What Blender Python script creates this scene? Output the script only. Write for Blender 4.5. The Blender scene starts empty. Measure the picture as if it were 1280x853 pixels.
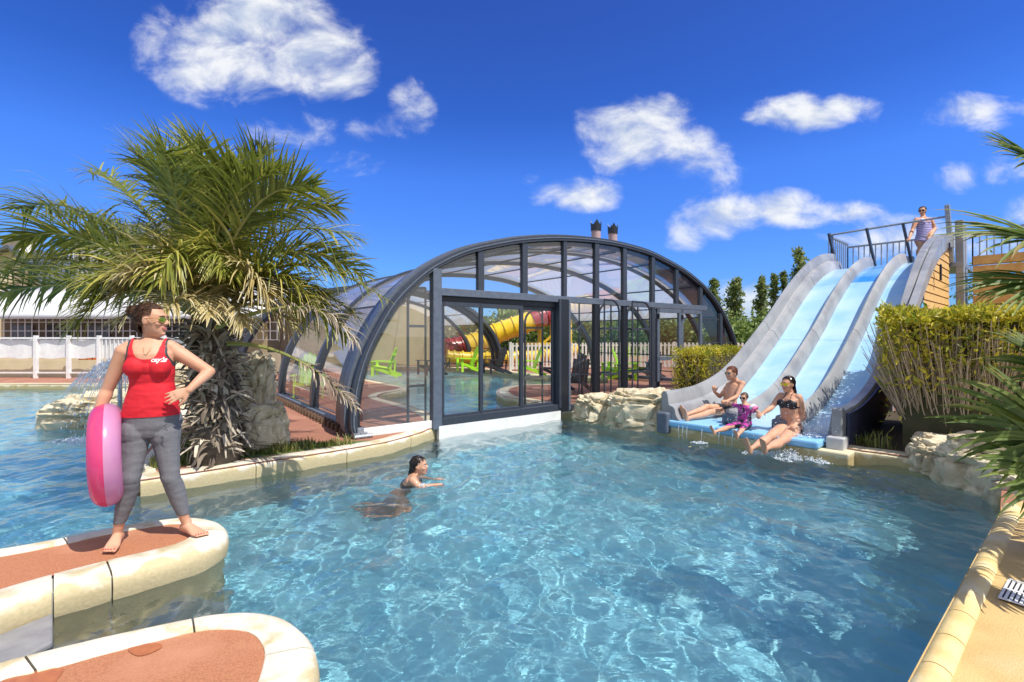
import bpy, bmesh, math, random
import numpy as np
from mathutils import Vector, Matrix, noise as mnoise
random.seed(7); RNG=np.random.default_rng(7)
R=math.radians
S=bpy.context.scene
COL=S.collection
# ------------------------------------------------------------------ camera
CAMZ=1.6
cam=bpy.data.cameras.new('camera'); co=bpy.data.objects.new('camera',cam); COL.objects.link(co)
co.location=(0,0,CAMZ); co.rotation_euler=(math.pi/2,0,0)
cam.lens=16.875; cam.sensor_width=36; cam.shift_y=-0.0051; cam.clip_start=.05; cam.clip_end=4000
S.camera=co
# ------------------------------------------------------------------ sun, sky, exposure
SUN=Vector((.424,-.318,.848)).normalized()
sl=bpy.data.lights.new('sun','SUN'); so=bpy.data.objects.new('sun',sl); COL.objects.link(so)
sl.energy=4.6; sl.angle=R(.5); sl.color=(1,.95,.87); so.rotation_euler=SUN.to_track_quat('Z','Y').to_euler()
sl.cycles.is_caustics_light=True
S.view_settings.view_transform='Standard'; S.view_settings.look='None'; S.view_settings.gamma=1
S.view_settings.exposure=.34
S.cycles.use_denoising=True
S.cycles.max_bounces=14; S.cycles.transparent_max_bounces=24; S.cycles.transmission_bounces=10
S.cycles.sample_clamp_indirect=6
world=bpy.data.worlds.new('World'); S.world=world; world.use_nodes=True
def make_world():
    nt=world.node_tree; N=nt.nodes; L=nt.links
    bg=N['Background']; bg.inputs[1].default_value=.14
    sky=N.new('ShaderNodeTexSky'); sky.sky_type='NISHITA'; sky.sun_disc=False
    sky.sun_elevation=math.asin(SUN.z); sky.sun_rotation=math.atan2(SUN.x,SUN.y)
    sky.altitude=400; sky.air_density=1.0; sky.dust_density=.15; sky.ozone_density=3.0
    hs=N.new('ShaderNodeHueSaturation'); hs.inputs['Saturation'].default_value=1.32; hs.inputs['Hue'].default_value=.51; hs.inputs['Value'].default_value=1.0
    L.new(sky.outputs[0],hs.inputs['Color'])
    tc=N.new('ShaderNodeTexCoord'); sp=N.new('ShaderNodeSeparateXYZ'); L.new(tc.outputs['Generated'],sp.inputs[0])
    rp=N.new('ShaderNodeValToRGB'); L.new(sp.outputs[2],rp.inputs[0]); els=rp.color_ramp.elements
    els[0].position=0; els[0].color=(.115,.19,.34,1); els[1].position=1; els[1].color=(.50,.38,.50,1)
    for ps,cl in ((.06,(.14,.235,.40)),(.14,(.22,.32,.49)),(.30,(.37,.42,.60)),(.42,(.31,.33,.50)),(.55,(.40,.32,.47))):
        q=els.new(ps); q.color=(*cl,1)
    gm=N.new('ShaderNodeMixRGB'); gm.blend_type='MULTIPLY'; gm.inputs[0].default_value=1; L.new(hs.outputs[0],gm.inputs[1]); L.new(rp.outputs[0],gm.inputs[2])
    g2=N.new('ShaderNodeVectorMath'); g2.operation='SCALE'; g2.inputs['Scale'].default_value=2.0; L.new(gm.outputs[0],g2.inputs[0])
    def M(op,a,b=None,c=None,clamp=False):
        n=N.new('ShaderNodeMath'); n.operation=op; n.use_clamp=clamp
        for i,v in enumerate((a,b,c)):
            if v is None: continue
            if isinstance(v,(int,float)): n.inputs[i].default_value=v
            else: L.new(v,n.inputs[i])
        return n.outputs[0]
    ys=M('MAXIMUM',sp.outputs[1],.03)
    u=M('DIVIDE',sp.outputs[0],ys); v=M('DIVIDE',sp.outputs[2],ys)
    cb=N.new('ShaderNodeCombineXYZ'); L.new(u,cb.inputs[0]); L.new(v,cb.inputs[1])
    # cloud centres: azimuth slope, height slope, half width, half height, strength
    C=[(-.60,.60,.17,.11,1.05),(-.52,.655,.16,.09,1.1),(-.42,.58,.13,.09,1.05),(-.36,.545,.08,.05,.9),(-.68,.57,.09,.06,.75),(-.55,.52,.12,.05,.45),
       (-.21,.47,.05,.06,.72),(-.25,.44,.06,.03,.55),(-.46,.43,.11,.045,.52),(-.33,.36,.06,.03,.42),(-.31,.43,.05,.03,.4),
       (.24,.42,.11,.075,1.05),(.30,.45,.09,.05,1.),(.35,.41,.08,.045,.9),(.22,.375,.07,.04,.8),(.14,.295,.10,.036,.95),(.08,.285,.05,.02,.7),(.39,.36,.09,.05,.5),(.43,.32,.05,.05,.48),
       (.60,.465,.10,.042,1.05),(.68,.475,.07,.03,.95),(.53,.455,.05,.02,.75),(.75,.47,.05,.025,.6),(.95,.465,.10,.04,.85),(1.05,.48,.07,.025,.65),(.93,.33,.05,.035,.72),(1.02,.345,.10,.03,.45),
       (.44,.25,.11,.045,1.),(.54,.265,.13,.04,1.1),(.66,.255,.12,.03,1.),(.36,.22,.05,.05,.7),(.74,.23,.10,.03,.55),
       (.80,.20,.16,.05,.65),(.95,.19,.16,.05,.6),(.50,.06,.10,.06,.85),(.62,.05,.12,.05,.7),(1.15,.25,.12,.05,.5),(.05,.33,.03,.02,.3)]
    best=None; low=None
    for (cx,cy,ax,ay,s) in C:
        du=M('DIVIDE',M('SUBTRACT',u,cx),ax*1.2); dv=M('DIVIDE',M('SUBTRACT',v,cy),ay*1.25)
        r2=M('ADD',M('MULTIPLY',du,du),M('MULTIPLY',dv,dv))
        g=M('MULTIPLY',M('SUBTRACT',1.0,r2,clamp=True),s)
        best=g if best is None else M('MAXIMUM',best,g)
    n1=N.new('ShaderNodeTexNoise'); n1.inputs['Scale'].default_value=8; n1.inputs['Detail'].default_value=9; n1.inputs['Roughness'].default_value=.6; n1.inputs['Distortion'].default_value=.35
    mp=N.new('ShaderNodeMapping'); mp.inputs['Scale'].default_value=(1,1.5,1); L.new(cb.outputs[0],mp.inputs[0]); L.new(mp.outputs[0],n1.inputs['Vector'])
    dens=M('ADD',M('MULTIPLY',best,.75),M('MULTIPLY',M('SUBTRACT',n1.outputs['Fac'],.5),1.9))
    gate=M('MULTIPLY',best,5,clamp=True)
    a=N.new('ShaderNodeMapRange'); a.interpolation_type='SMOOTHSTEP'; L.new(dens,a.inputs['Value']); a.inputs['From Min'].default_value=.10; a.inputs['From Max'].default_value=.95
    alpha=M('MULTIPLY',M('MULTIPLY',a.outputs[0],gate),M('GREATER_THAN',sp.outputs[1],.05))
    n2=N.new('ShaderNodeTexNoise'); n2.inputs['Scale'].default_value=8; n2.inputs['Detail'].default_value=5; 
    mp2=N.new('ShaderNodeMapping'); mp2.inputs['Location'].default_value=(.03,.035,0); mp2.inputs['Scale'].default_value=(1,1.5,1); L.new(cb.outputs[0],mp2.inputs[0]); L.new(mp2.outputs[0],n2.inputs['Vector'])
    sh=M('SUBTRACT',n1.outputs['Fac'],n2.outputs['Fac'])
    cr=N.new('ShaderNodeMapRange'); L.new(sh,cr.inputs['Value']); cr.inputs['From Min'].default_value=-.15; cr.inputs['From Max'].default_value=.11; cr.inputs['To Min'].default_value=.0; cr.inputs['To Max'].default_value=1
    cc=N.new('ShaderNodeMixRGB'); L.new(cr.outputs[0],cc.inputs[0]); cc.inputs[1].default_value=(3.1,3.6,4.6,1); cc.inputs[2].default_value=(5.4,5.5,5.6,1)
    mx=N.new('ShaderNodeMixRGB'); L.new(M('MULTIPLY',alpha,.95),mx.inputs[0]); L.new(g2.outputs[0],mx.inputs[1]); L.new(cc.outputs[0],mx.inputs[2])
    # unseen bright cloud overhead and behind the camera, added as neutral fill light
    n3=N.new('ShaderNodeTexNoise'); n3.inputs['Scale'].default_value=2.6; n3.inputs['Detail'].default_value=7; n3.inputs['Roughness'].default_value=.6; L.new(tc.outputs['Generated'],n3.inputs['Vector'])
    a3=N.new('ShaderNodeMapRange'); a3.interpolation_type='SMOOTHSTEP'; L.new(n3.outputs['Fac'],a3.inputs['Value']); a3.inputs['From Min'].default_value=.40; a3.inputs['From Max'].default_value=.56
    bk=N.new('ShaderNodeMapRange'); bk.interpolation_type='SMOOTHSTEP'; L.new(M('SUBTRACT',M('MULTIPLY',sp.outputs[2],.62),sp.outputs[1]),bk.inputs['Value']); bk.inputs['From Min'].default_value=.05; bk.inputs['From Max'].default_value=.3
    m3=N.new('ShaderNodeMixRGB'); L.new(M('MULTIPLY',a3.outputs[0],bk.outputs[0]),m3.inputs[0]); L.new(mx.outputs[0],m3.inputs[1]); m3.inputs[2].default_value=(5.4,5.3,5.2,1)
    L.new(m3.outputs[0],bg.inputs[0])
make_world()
# ------------------------------------------------------------------ helpers
F=600.
def G(px,py,z=0.):
    Y=(CAMZ-z)*F/(py-420.); return Vector(((px-640.)/F*Y,Y,z))
def P(px,py,Y): return Vector(((px-640.)/F*Y,Y,CAMZ-(py-420.)/F*Y))
def tag(o,label=None,cat=None,group=None,kind=None):
    if label: o['label']=label
    if cat: o['category']=cat
    if group: o['group']=group
    if kind: o['kind']=kind
    return o
def link(o,parent=None):
    COL.objects.link(o)
    if parent is not None:
        o.parent=parent
        o.matrix_parent_inverse=Matrix.Translation(-Vector(parent.location)) if parent.rotation_euler.z==0 else (Matrix.Translation(parent.location)@parent.rotation_euler.to_matrix().to_4x4()).inverted()
    return o
def empty(name,loc=(0,0,0),label=None,cat=None,group=None):
    o=bpy.data.objects.new(name,None); o.location=loc; COL.objects.link(o); o.empty_display_size=.1
    tag(o,label,cat,group); return o
def mobj(name,verts,faces,mats,parent=None,smooth=False,midx=None):
    me=bpy.data.meshes.new(name)
    if isinstance(verts,np.ndarray): verts=verts.tolist()
    if isinstance(faces,np.ndarray): faces=faces.tolist()
    me.from_pydata([tuple(v) for v in verts],[],faces); 
    if not isinstance(mats,(list,tuple)): mats=[mats]
    for m in mats: me.materials.append(m)
    if midx is not None: me.polygons.foreach_set('material_index',midx)
    if smooth: me.polygons.foreach_set('use_smooth',[True]*len(me.polygons))
    me.update()
    o=bpy.data.objects.new(name,me); link(o,parent); return o
class MB:
    def __init__(s): s.v=[]; s.f=[]; s.m=[]; s.cur=0
    def add(s,vs,fs):
        b=len(s.v); s.v+= [tuple(v) for v in vs]; s.f+=[[i+b for i in f] for f in fs]; s.m+=[s.cur]*len(fs)
    def box(s,c,sz,rz=0,M=None):
        hx,hy,hz=[q/2 for q in sz]; c=Vector(c); Q=M if M is not None else Matrix.Rotation(rz,3,'Z')
        vs=[c+Q@Vector((x,y,z)) for z in(-hz,hz) for y in(-hy,hy) for x in(-hx,hx)]
        s.add(vs,[(0,2,3,1),(4,5,7,6),(0,1,5,4),(2,6,7,3),(0,4,6,2),(1,3,7,5)])
    def bar(s,p,q,w,h=None,up=(0,0,1)):
        p=Vector(p);q=Vector(q);h=h or w; d=(q-p); ln=d.length; d.normalize(); u=Vector(up)
        if abs(d.dot(u))>.98: u=Vector((0,1,0))
        r=d.cross(u).normalized(); u=r.cross(d)
        s.box((p+q)/2,(w,ln,h),M=Matrix((r,d,u)).transposed())
    def tube(s,pts,r,n=8,cap=True):
        pts=[Vector(p) for p in pts]; rr=r if isinstance(r,(list,tuple)) else [r]*len(pts)
        vs=[];fs=[]; t0=(pts[1]-pts[0]).normalized(); u=t0.orthogonal().normalized()
        for i,p in enumerate(pts):
            t=(pts[min(i+1,len(pts)-1)]-pts[max(i-1,0)]).normalized(); u=(u-t*u.dot(t)).normalized(); w=t.cross(u)
            for k in range(n):
                a=2*math.pi*k/n; vs.append(p+(u*math.cos(a)+w*math.sin(a))*rr[i])
        for i in range(len(pts)-1):
            for k in range(n):
                a=i*n+k;b=i*n+(k+1)%n; fs.append((a,b,b+n,a+n))
        if cap: fs.append(tuple(range(n))[::-1]); fs.append(tuple((len(pts)-1)*n+k for k in range(n)))
        s.add(vs,fs)
    def prism(s,poly,z0,z1,top=True,bot=False):
        n=len(poly); vs=[(p[0],p[1],z0) for p in poly]+[(p[0],p[1],z1) for p in poly]
        fs=[(i,(i+1)%n,n+(i+1)%n,n+i) for i in range(n)]
        if top: fs.append(tuple(range(n,2*n)))
        if bot: fs.append(tuple(range(n))[::-1])
        s.add(vs,fs)
    def loft(s,rings,close=True,cap=True):
        n=len(rings[0]); vs=[v for r in rings for v in r]; fs=[]
        for i in range(len(rings)-1):
            for k in range(n if close else n-1):
                a=i*n+k;b=i*n+(k+1)%n; fs.append((a,b,b+n,a+n))
        if cap and close: fs.append(tuple(range(n))[::-1]); fs.append(tuple((len(rings)-1)*n+k for k in range(n)))
        s.add(vs,fs)
    def ball(s,c,r,M=None,nu=16,nv=10):
        r=(r,r,r) if isinstance(r,(int,float)) else r; c=Vector(c); M=M or Matrix.Identity(3)
        vs=[c+M@Vector((0,0,r[2]))]
        for j in range(1,nv):
            th=math.pi*j/nv
            for i in range(nu):
                a=2*math.pi*i/nu; vs.append(c+M@Vector((r[0]*math.sin(th)*math.cos(a),r[1]*math.sin(th)*math.sin(a),r[2]*math.cos(th))))
        vs.append(c-M@Vector((0,0,r[2]))); fs=[]
        for i in range(nu): fs.append((0,1+i,1+(i+1)%nu))
        for j in range(nv-2):
            for i in range(nu):
                a=1+j*nu+i;b=1+j*nu+(i+1)%nu; fs.append((a,a+nu,b+nu,b))
        e=len(vs)-1
        for i in range(nu): a=1+(nv-2)*nu+i;b=1+(nv-2)*nu+(i+1)%nu; fs.append((a,e,b))
        s.add(vs,fs)
    def build(s,name,mats,parent=None,smooth=False,bevel=0,recalc=True):
        o=mobj(name,s.v,s.f,mats,parent,smooth,s.m)
        if recalc:
            bm=bmesh.new(); bm.from_mesh(o.data); bmesh.ops.recalc_face_normals(bm,faces=bm.faces); bm.to_mesh(o.data); bm.free()
        if bevel:
            b=o.modifiers.new('b','BEVEL'); b.width=bevel; b.segments=2; b.limit_method='ANGLE'; b.angle_limit=R(40)
        return o
def copy_tree(o,loc=None,rz=None,parent=None):
    c=o.copy(); COL.objects.link(c)
    if parent is not None: c.parent=parent
    if loc is not None: c.location=loc
    if rz is not None: c.rotation_euler.z=rz
    for ch in list(o.children): copy_tree(ch,parent=c)
    return c
def smoothpts(pts,k=6,closed=False):
    pts=[Vector(p) for p in pts]; n=len(pts); out=[]
    rng=range(n) if closed else range(n-1)
    for i in rng:
        if closed: p0,p1,p2,p3=pts[i-1],pts[i],pts[(i+1)%n],pts[(i+2)%n]
        else: p0,p1,p2,p3=pts[max(i-1,0)],pts[i],pts[i+1],pts[min(i+2,n-1)]
        for j in range(k):
            t=j/k; out.append(.5*((2*p1)+(p2-p0)*t+(2*p0-5*p1+4*p2-p3)*t*t+(3*p1-p0-3*p2+p3)*t*t*t))
    if not closed: out.append(pts[-1])
    return out
def tess(outer,holes=()):
    from mathutils.geometry import tessellate_polygon
    loops=[[Vector((p[0],p[1],0)) for p in outer]]+[[Vector((p[0],p[1],0)) for p in h] for h in holes]
    f=tessellate_polygon(loops); vs=[v for l in loops for v in l]; return vs,[tuple(t) for t in f]
def sheet(name,outer,holes,z,mat,parent=None):
    vs,fs=tess(outer,holes); vs=[(v.x,v.y,z) for v in vs]
    o=mobj(name,vs,fs,mat,parent)
    bm=bmesh.new(); bm.from_mesh(o.data)
    bmesh.ops.recalc_face_normals(bm,faces=bm.faces)
    for f in bm.faces:
        if f.normal.z<0: f.normal_flip()
    bm.to_mesh(o.data); bm.free(); return o
# ------------------------------------------------------------------ materials
def mat(name,c,rough=.6,c2=None,scale=6,detail=5,lo=.4,hi=.65,bump=0,bscale=40,metal=0,spec=.5,sub=0,coat=0,obj=True,stretch=None,c3=None,s3=2,trans=0):
    m=bpy.data.materials.new(name); m.use_nodes=True; nt=m.node_tree; N=nt.nodes; L=nt.links; b=N['Principled BSDF']
    b.inputs['Roughness'].default_value=rough; b.inputs['Metallic'].default_value=metal; b.inputs['Specular IOR Level'].default_value=spec
    b.inputs['Base Color'].default_value=(*c,1); b.inputs['Coat Weight'].default_value=coat
    if sub: b.inputs['Subsurface Weight'].default_value=sub; b.inputs['Subsurface Radius'].default_value=(.01,.004,.002); b.inputs['Subsurface Scale'].default_value=1
    tc=N.new('ShaderNodeTexCoord'); vec=tc.outputs['Object']
    if stretch: mp=N.new('ShaderNodeMapping'); mp.inputs['Scale'].default_value=stretch; L.new(vec,mp.inputs[0]); vec=mp.outputs[0]
    col=None
    def noise(sc,dt=detail):
        n=N.new('ShaderNodeTexNoise'); n.inputs['Scale'].default_value=sc; n.inputs['Detail'].default_value=dt; L.new(vec,n.inputs['Vector']); return n.outputs['Fac']
    def mixc(f,a,bb,lo,hi):
        mr=N.new('ShaderNodeMapRange'); mr.inputs['From Min'].default_value=lo; mr.inputs['From Max'].default_value=hi; L.new(f,mr.inputs['Value'])
        mx=N.new('ShaderNodeMixRGB'); L.new(mr.outputs[0],mx.inputs[0])
        for i,q in ((1,a),(2,bb)):
            if isinstance(q,tuple): mx.inputs[i].default_value=(*q,1)
            else: L.new(q,mx.inputs[i])
        return mx.outputs[0]
    if c2: col=mixc(noise(scale),c,c2,lo,hi)
    if c3: col=mixc(noise(s3,8),col or c,c3,.52,.7)
    if col: L.new(col,b.inputs['Base Color'])
    if bump:
        bn=N.new('ShaderNodeBump'); bn.inputs['Strength'].default_value=bump; bn.inputs['Distance'].default_value=.01; L.new(noise(bscale,6),bn.inputs['Height']); L.new(bn.outputs[0],b.inputs['Normal'])
    if trans:
        t=N.new('ShaderNodeBsdfTranslucent'); 
        if col: L.new(col,t.inputs[0])
        else: t.inputs[0].default_value=(*c,1)
        ms=N.new('ShaderNodeMixShader'); ms.inputs[0].default_value=trans; L.new(b.outputs[0],ms.inputs[1]); L.new(t.outputs[0],ms.inputs[2]); L.new(ms.outputs[0],N['Material Output'].inputs[0])
    m['col']=1
    return m
def leafmat(name,c,c2,c3=None,trans=.35,rough=.45,sc=3.):
    """foliage: colour varies per leaf through a mesh attribute named tone"""
    m=bpy.data.materials.new(name); m.use_nodes=True; nt=m.node_tree; N=nt.nodes; L=nt.links; b=N['Principled BSDF']
    at=N.new('ShaderNodeAttribute'); at.attribute_name='tone'
    cr=N.new('ShaderNodeValToRGB'); L.new(at.outputs['Fac'],cr.inputs[0]); e=cr.color_ramp.elements
    e[0].position=0; e[0].color=(*c,1); e[1].position=.6; e[1].color=(*c2,1)
    if c3: q=cr.color_ramp.elements.new(1.0); q.color=(*c3,1)
    L.new(cr.outputs[0],b.inputs['Base Color']); b.inputs['Roughness'].default_value=rough
    t=N.new('ShaderNodeBsdfTranslucent'); L.new(cr.outputs[0],t.inputs[0])
    ms=N.new('ShaderNodeMixShader'); ms.inputs[0].default_value=trans; L.new(b.outputs[0],ms.inputs[1]); L.new(t.outputs[0],ms.inputs[2]); L.new(ms.outputs[0],N['Material Output'].inputs[0])
    return m
def set_tone(o,vals):
    a=o.data.attributes.new('tone','FLOAT','FACE'); a.data.foreach_set('value',np.asarray(vals,dtype=np.float32))
def leaves(name,pts,size,m,parent=None,tone=None,aspect=.45,up=None,rng=RNG,dirs=None):
    """one diamond-ish leaf (folded, 2 quads) at every point"""
    pts=np.asarray(pts,dtype=float); n=len(pts); sz=size*(.6+.8*rng.random(n)) if np.isscalar(size) else size
    d=rng.normal(size=(n,3)) if dirs is None else np.asarray(dirs)+rng.normal(size=(n,3))*.35
    if up is not None: d=d+np.array(up)
    d/=np.linalg.norm(d,axis=1)[:,None]; e=rng.normal(size=(n,3)); e=np.cross(d,e); e/=np.linalg.norm(e,axis=1)[:,None]; nn=np.cross(d,e)
    s=np.asarray(sz)[:,None]; 
    a=pts; b=pts+d*s*.5+e*s*aspect*.5+nn*s*.08; c=pts+d*s; f=pts+d*s*.5-e*s*aspect*.5+nn*s*.08
    V=np.stack([a,b,c,f],1).reshape(-1,3); Fc=np.arange(4*n).reshape(n,4)
    o=mobj(name,V,Fc,m,parent)
    if tone is None: tone=rng.random(n)
    set_tone(o,tone); return o
def rock(name,c,sz,seed,m,parent=None,sub=5,rz=0,amp=.22,flat=.25,label=None,cat=None,group=None):
    bm=bmesh.new(); bmesh.ops.create_icosphere(bm,subdivisions=sub,radius=1)
    sx,sy,szz=sz; off=Vector((seed*7.3,seed*3.1,seed*1.7)); Q=Matrix.Rotation(rz,3,'Z')
    for v in bm.verts:
        p=v.co.normalized(); q=Vector([math.copysign(abs(a)**.62,a) for a in p])
        n1=mnoise.fractal(p*1.3+off,1,2,3); n2=mnoise.noise(p*1.1+off*1.3)
        vor=mnoise.voronoi(p*2.0+off)[0]; cr=min(1,(vor[1]-vor[0])*3.0)
        rg=1-abs(mnoise.noise(p*3.2+off))*2
        st=abs(mnoise.noise(Vector((p.x*2.2,p.y*2.2,p.z*7))+off)); k=1+amp*(n1*.6+n2*.6)-amp*.75*(1-cr)**3+amp*.16*rg-amp*.30*max(0,.22-st)/.22+.035*mnoise.fractal(p*8+off,.8,2.1,4)
        q=q*k; q=Vector((q.x*sx,q.y*sy,q.z*szz)); q=Q@q; v.co=Vector(c)+q
    me=bpy.data.meshes.new(name); bm.to_mesh(me); bm.free(); me.materials.append(m); me.polygons.foreach_set('use_smooth',[True]*len(me.polygons))
    o=bpy.data.objects.new(name,me); link(o,parent); tag(o,label,cat,group); 
    o.modifiers.new('e','EDGE_SPLIT').split_angle=R(38)
    return o
M={}
M['slate']=mat('slate metal',(.034,.042,.058),.36,(.045,.054,.074),30,bump=.05)
M['slatedark']=mat('dark metal',(.014,.017,.024),.4)
M['bluegrey']=mat('blue grey metal',(.11,.135,.18),.4,(.09,.11,.15),12)
M['white']=mat('white paint',(.78,.78,.76),.45,(.7,.7,.68),8)
M['galv']=mat('galvanised steel',(.33,.37,.43),.4,(.24,.27,.32),25,metal=.4)
M['red']=mat('red resin paving',(.36,.16,.10),.85,(.28,.12,.075),90,c3=(.41,.20,.13),s3=2.2,bump=.5,bscale=300)
M['rock']=mat('cast rock',(.68,.61,.44),.85,(.50,.42,.27),4.5,lo=.38,hi=.60,c3=(.30,.25,.16),s3=6,bump=1.,bscale=38)
M['beige']=mat('beige render',(.62,.50,.27),.85,(.56,.45,.24),2,bump=.2,bscale=80)
M['wood']=mat('pine planks',(.70,.46,.18),.55,(.56,.33,.11),5,stretch=(1,1,14),bump=.15)
M['grass']=mat('grass ground',(.07,.11,.03),.9,(.11,.13,.045),5,bump=.6,bscale=60)
# ================================================================== SETTING
DZ=.16
def kerbmat(name,c1,c2,zlim=.15,seed=0):
    m=bpy.data.materials.new(name); m.use_nodes=True; nt=m.node_tree; N=nt.nodes; L=nt.links; b=N['Principled BSDF']; b.inputs['Roughness'].default_value=.75
    tc=N.new('ShaderNodeTexCoord'); sp=N.new('ShaderNodeSeparateXYZ'); L.new(tc.outputs['Object'],sp.inputs[0])
    n=N.new('ShaderNodeTexNoise'); n.inputs['Scale'].default_value=4.5; n.inputs['Detail'].default_value=6; n.inputs['Distortion'].default_value=.6; L.new(tc.outputs['Object'],n.inputs['Vector'])
    a=N.new('ShaderNodeMath'); a.operation='MULTIPLY_ADD'; L.new(sp.outputs[2],a.inputs[0]); a.inputs[1].default_value=-4.0; L.new(n.outputs['Fac'],a.inputs[2])
    mr=N.new('ShaderNodeMapRange'); L.new(a.outputs[0],mr.inputs['Value']); mr.inputs['From Min'].default_value=zlim-.16; mr.inputs['From Max'].default_value=zlim
    mx=N.new('ShaderNodeMixRGB'); L.new(mr.outputs[0],mx.inputs[0]); mx.inputs[1].default_value=(*c1,1); mx.inputs[2].default_value=(*c2,1)
    n2=N.new('ShaderNodeTexNoise'); n2.inputs['Scale'].default_value=45; n2.inputs['Detail'].default_value=5; L.new(tc.outputs['Object'],n2.inputs['Vector'])
    m2=N.new('ShaderNodeMixRGB'); m2.blend_type='MULTIPLY'; m2.inputs[0].default_value=.35; L.new(mx.outputs[0],m2.inputs[1]); L.new(n2.outputs['Fac'],m2.inputs[2])
    L.new(m2.outputs[0],b.inputs['Base Color'])
    bp=N.new('ShaderNodeBump'); bp.inputs['Strength'].default_value=.35; bp.inputs['Distance'].default_value=.006; L.new(n2.outputs['Fac'],bp.inputs['Height']); L.new(bp.outputs[0],b.inputs['Normal'])
    return m
M['kerb']=kerbmat('cream kerb stone',(.80,.75,.62),(.62,.52,.30),.02)
M['kerbold']=kerbmat('weathered kerb stone',(.74,.66,.44),(.52,.41,.2),.16)
M['ochre']=mat('ochre resin paving',(.60,.42,.17),.75,(.50,.34,.13),2.5,c3=(.66,.50,.26),s3=1.6,bump=.5,bscale=150)
M['liner']=mat('pool liner',(.20,.50,.60),.6,(.27,.57,.65),5,lo=.35,hi=.65,c3=(.15,.43,.55),s3=2.2)
M['linergrey']=mat('grey pool lining',(.33,.34,.33),.6,(.42,.42,.38),9,bump=.2)
M['joint']=mat('dark joint',(.06,.05,.04),.9)

# pool outline, metres (from the near shore, clockwise seen from above: right shore, slides, enclosure, left bed, far shore)
right=[G(x,y,DZ) for x,y in [(1135,853),(1165,797),(1195,742),(1222,692),(1240,660),(1250,642)]]
right2=[G(x,y,0) for x,y in [(1252,634),(1242,618),(1218,606),(1185,598),(1150,591),(1110,584),(1080,580),(1052,575)]]
shore=right+right2
slideB=G(1050,574,0); slideA=G(840,541,0)
rocksb=[G(x,y,0) for x,y in [(815,537),(780,532),(740,526),(700,521.3)]]
inner=[G(x,y,0) for x,y in [(697,519),(672,513),(650,508.5),(632,505),(622,499),(624,493),(640,489),(662,487),(705,486.5),(760,486),(760,478),(677,474.5),(650,472),(600,466),(544,463.5),(455,462),(420,463),(432,474),(456,480),(480,485),(500,489),(511,492),(500,496),(482,499),(473,503),(478,507),(495,512),(515,518),(535,526),(548,536)]]
leftk=[G(x,y,0) for x,y in [(552,542),(540,548),(528,554),(510,560),(483,568),(450,574.5),(415,581),(380,587),(330,595),(285,603),(238,611),(200,617),(175,621)]]
leftback=[G(x,y,0) for x,y in [(163,619),(160,610),(170,596),(185,578),(200,556),(214,530),(222,508),(226,494)]]
far=[G(x,y,0) for x,y in [(224,487.5),(130,487),(0,487),(-200,488)]]
rest=[Vector((-26,14,0)),Vector((-26,-2,0)),Vector((-1.6,-2,0))]
def dv(p): return Vector((p[0],p[1],0))
nearR=right[0]; dirR=(right[0]-right[2]).normalized()
near=[nearR+dirR*2.6]
pool=near+shore+[slideA]+rocksb+inner+leftk+leftback+far+rest
pool=[dv(p) for p in pool]
# ground and decks
outer_rect=[(-40,-6),(12,-6),(12,34),(-40,34)]
M['turf']=mat('turf',(.075,.12,.03),.9,(.13,.15,.05),1.3,bump=.5,bscale=30)
g=sheet('ground',[(-900,-300),(900,-300),(900,1500),(-900,1500)],[outer_rect],0.1,M['turf']); tag(g,kind='structure')
dk=sheet('red_paving',outer_rect,[pool],DZ,M['red']); tag(dk,kind='structure')
# pale resin paving beside the right shore
edge=right+[G(1252,634,DZ)]
rd=[near[0]]+edge+[Vector((6.2,4.9,0)),Vector((7.5,4.2,0)),Vector((7.5,-5,0)),Vector((-1,-5,0))]
s=sheet('ochre_paving',[dv(p) for p in rd],[],DZ+.004,M['ochre']); tag(s,kind='structure')
# basin
b=MB(); n=len(pool); PD=-1.05
for i in range(n):
    p,q=pool[i],pool[(i+1)%n]; b.add([(p.x,p.y,PD),(q.x,q.y,PD),(q.x,q.y,-.005),(p.x,p.y,-.005)],[(0,1,2,3)])
bw=b.build('pool_basin_wall',M['linergrey'],recalc=False); tag(bw,kind='structure'); bw.cycles.is_caustics_receiver=True
vs,fs=tess(pool); pf=mobj('pool_basin_bottom',[(v.x,v.y,PD) for v in vs],fs,M['liner']); tag(pf,kind='structure'); pf.cycles.is_caustics_receiver=True

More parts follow.
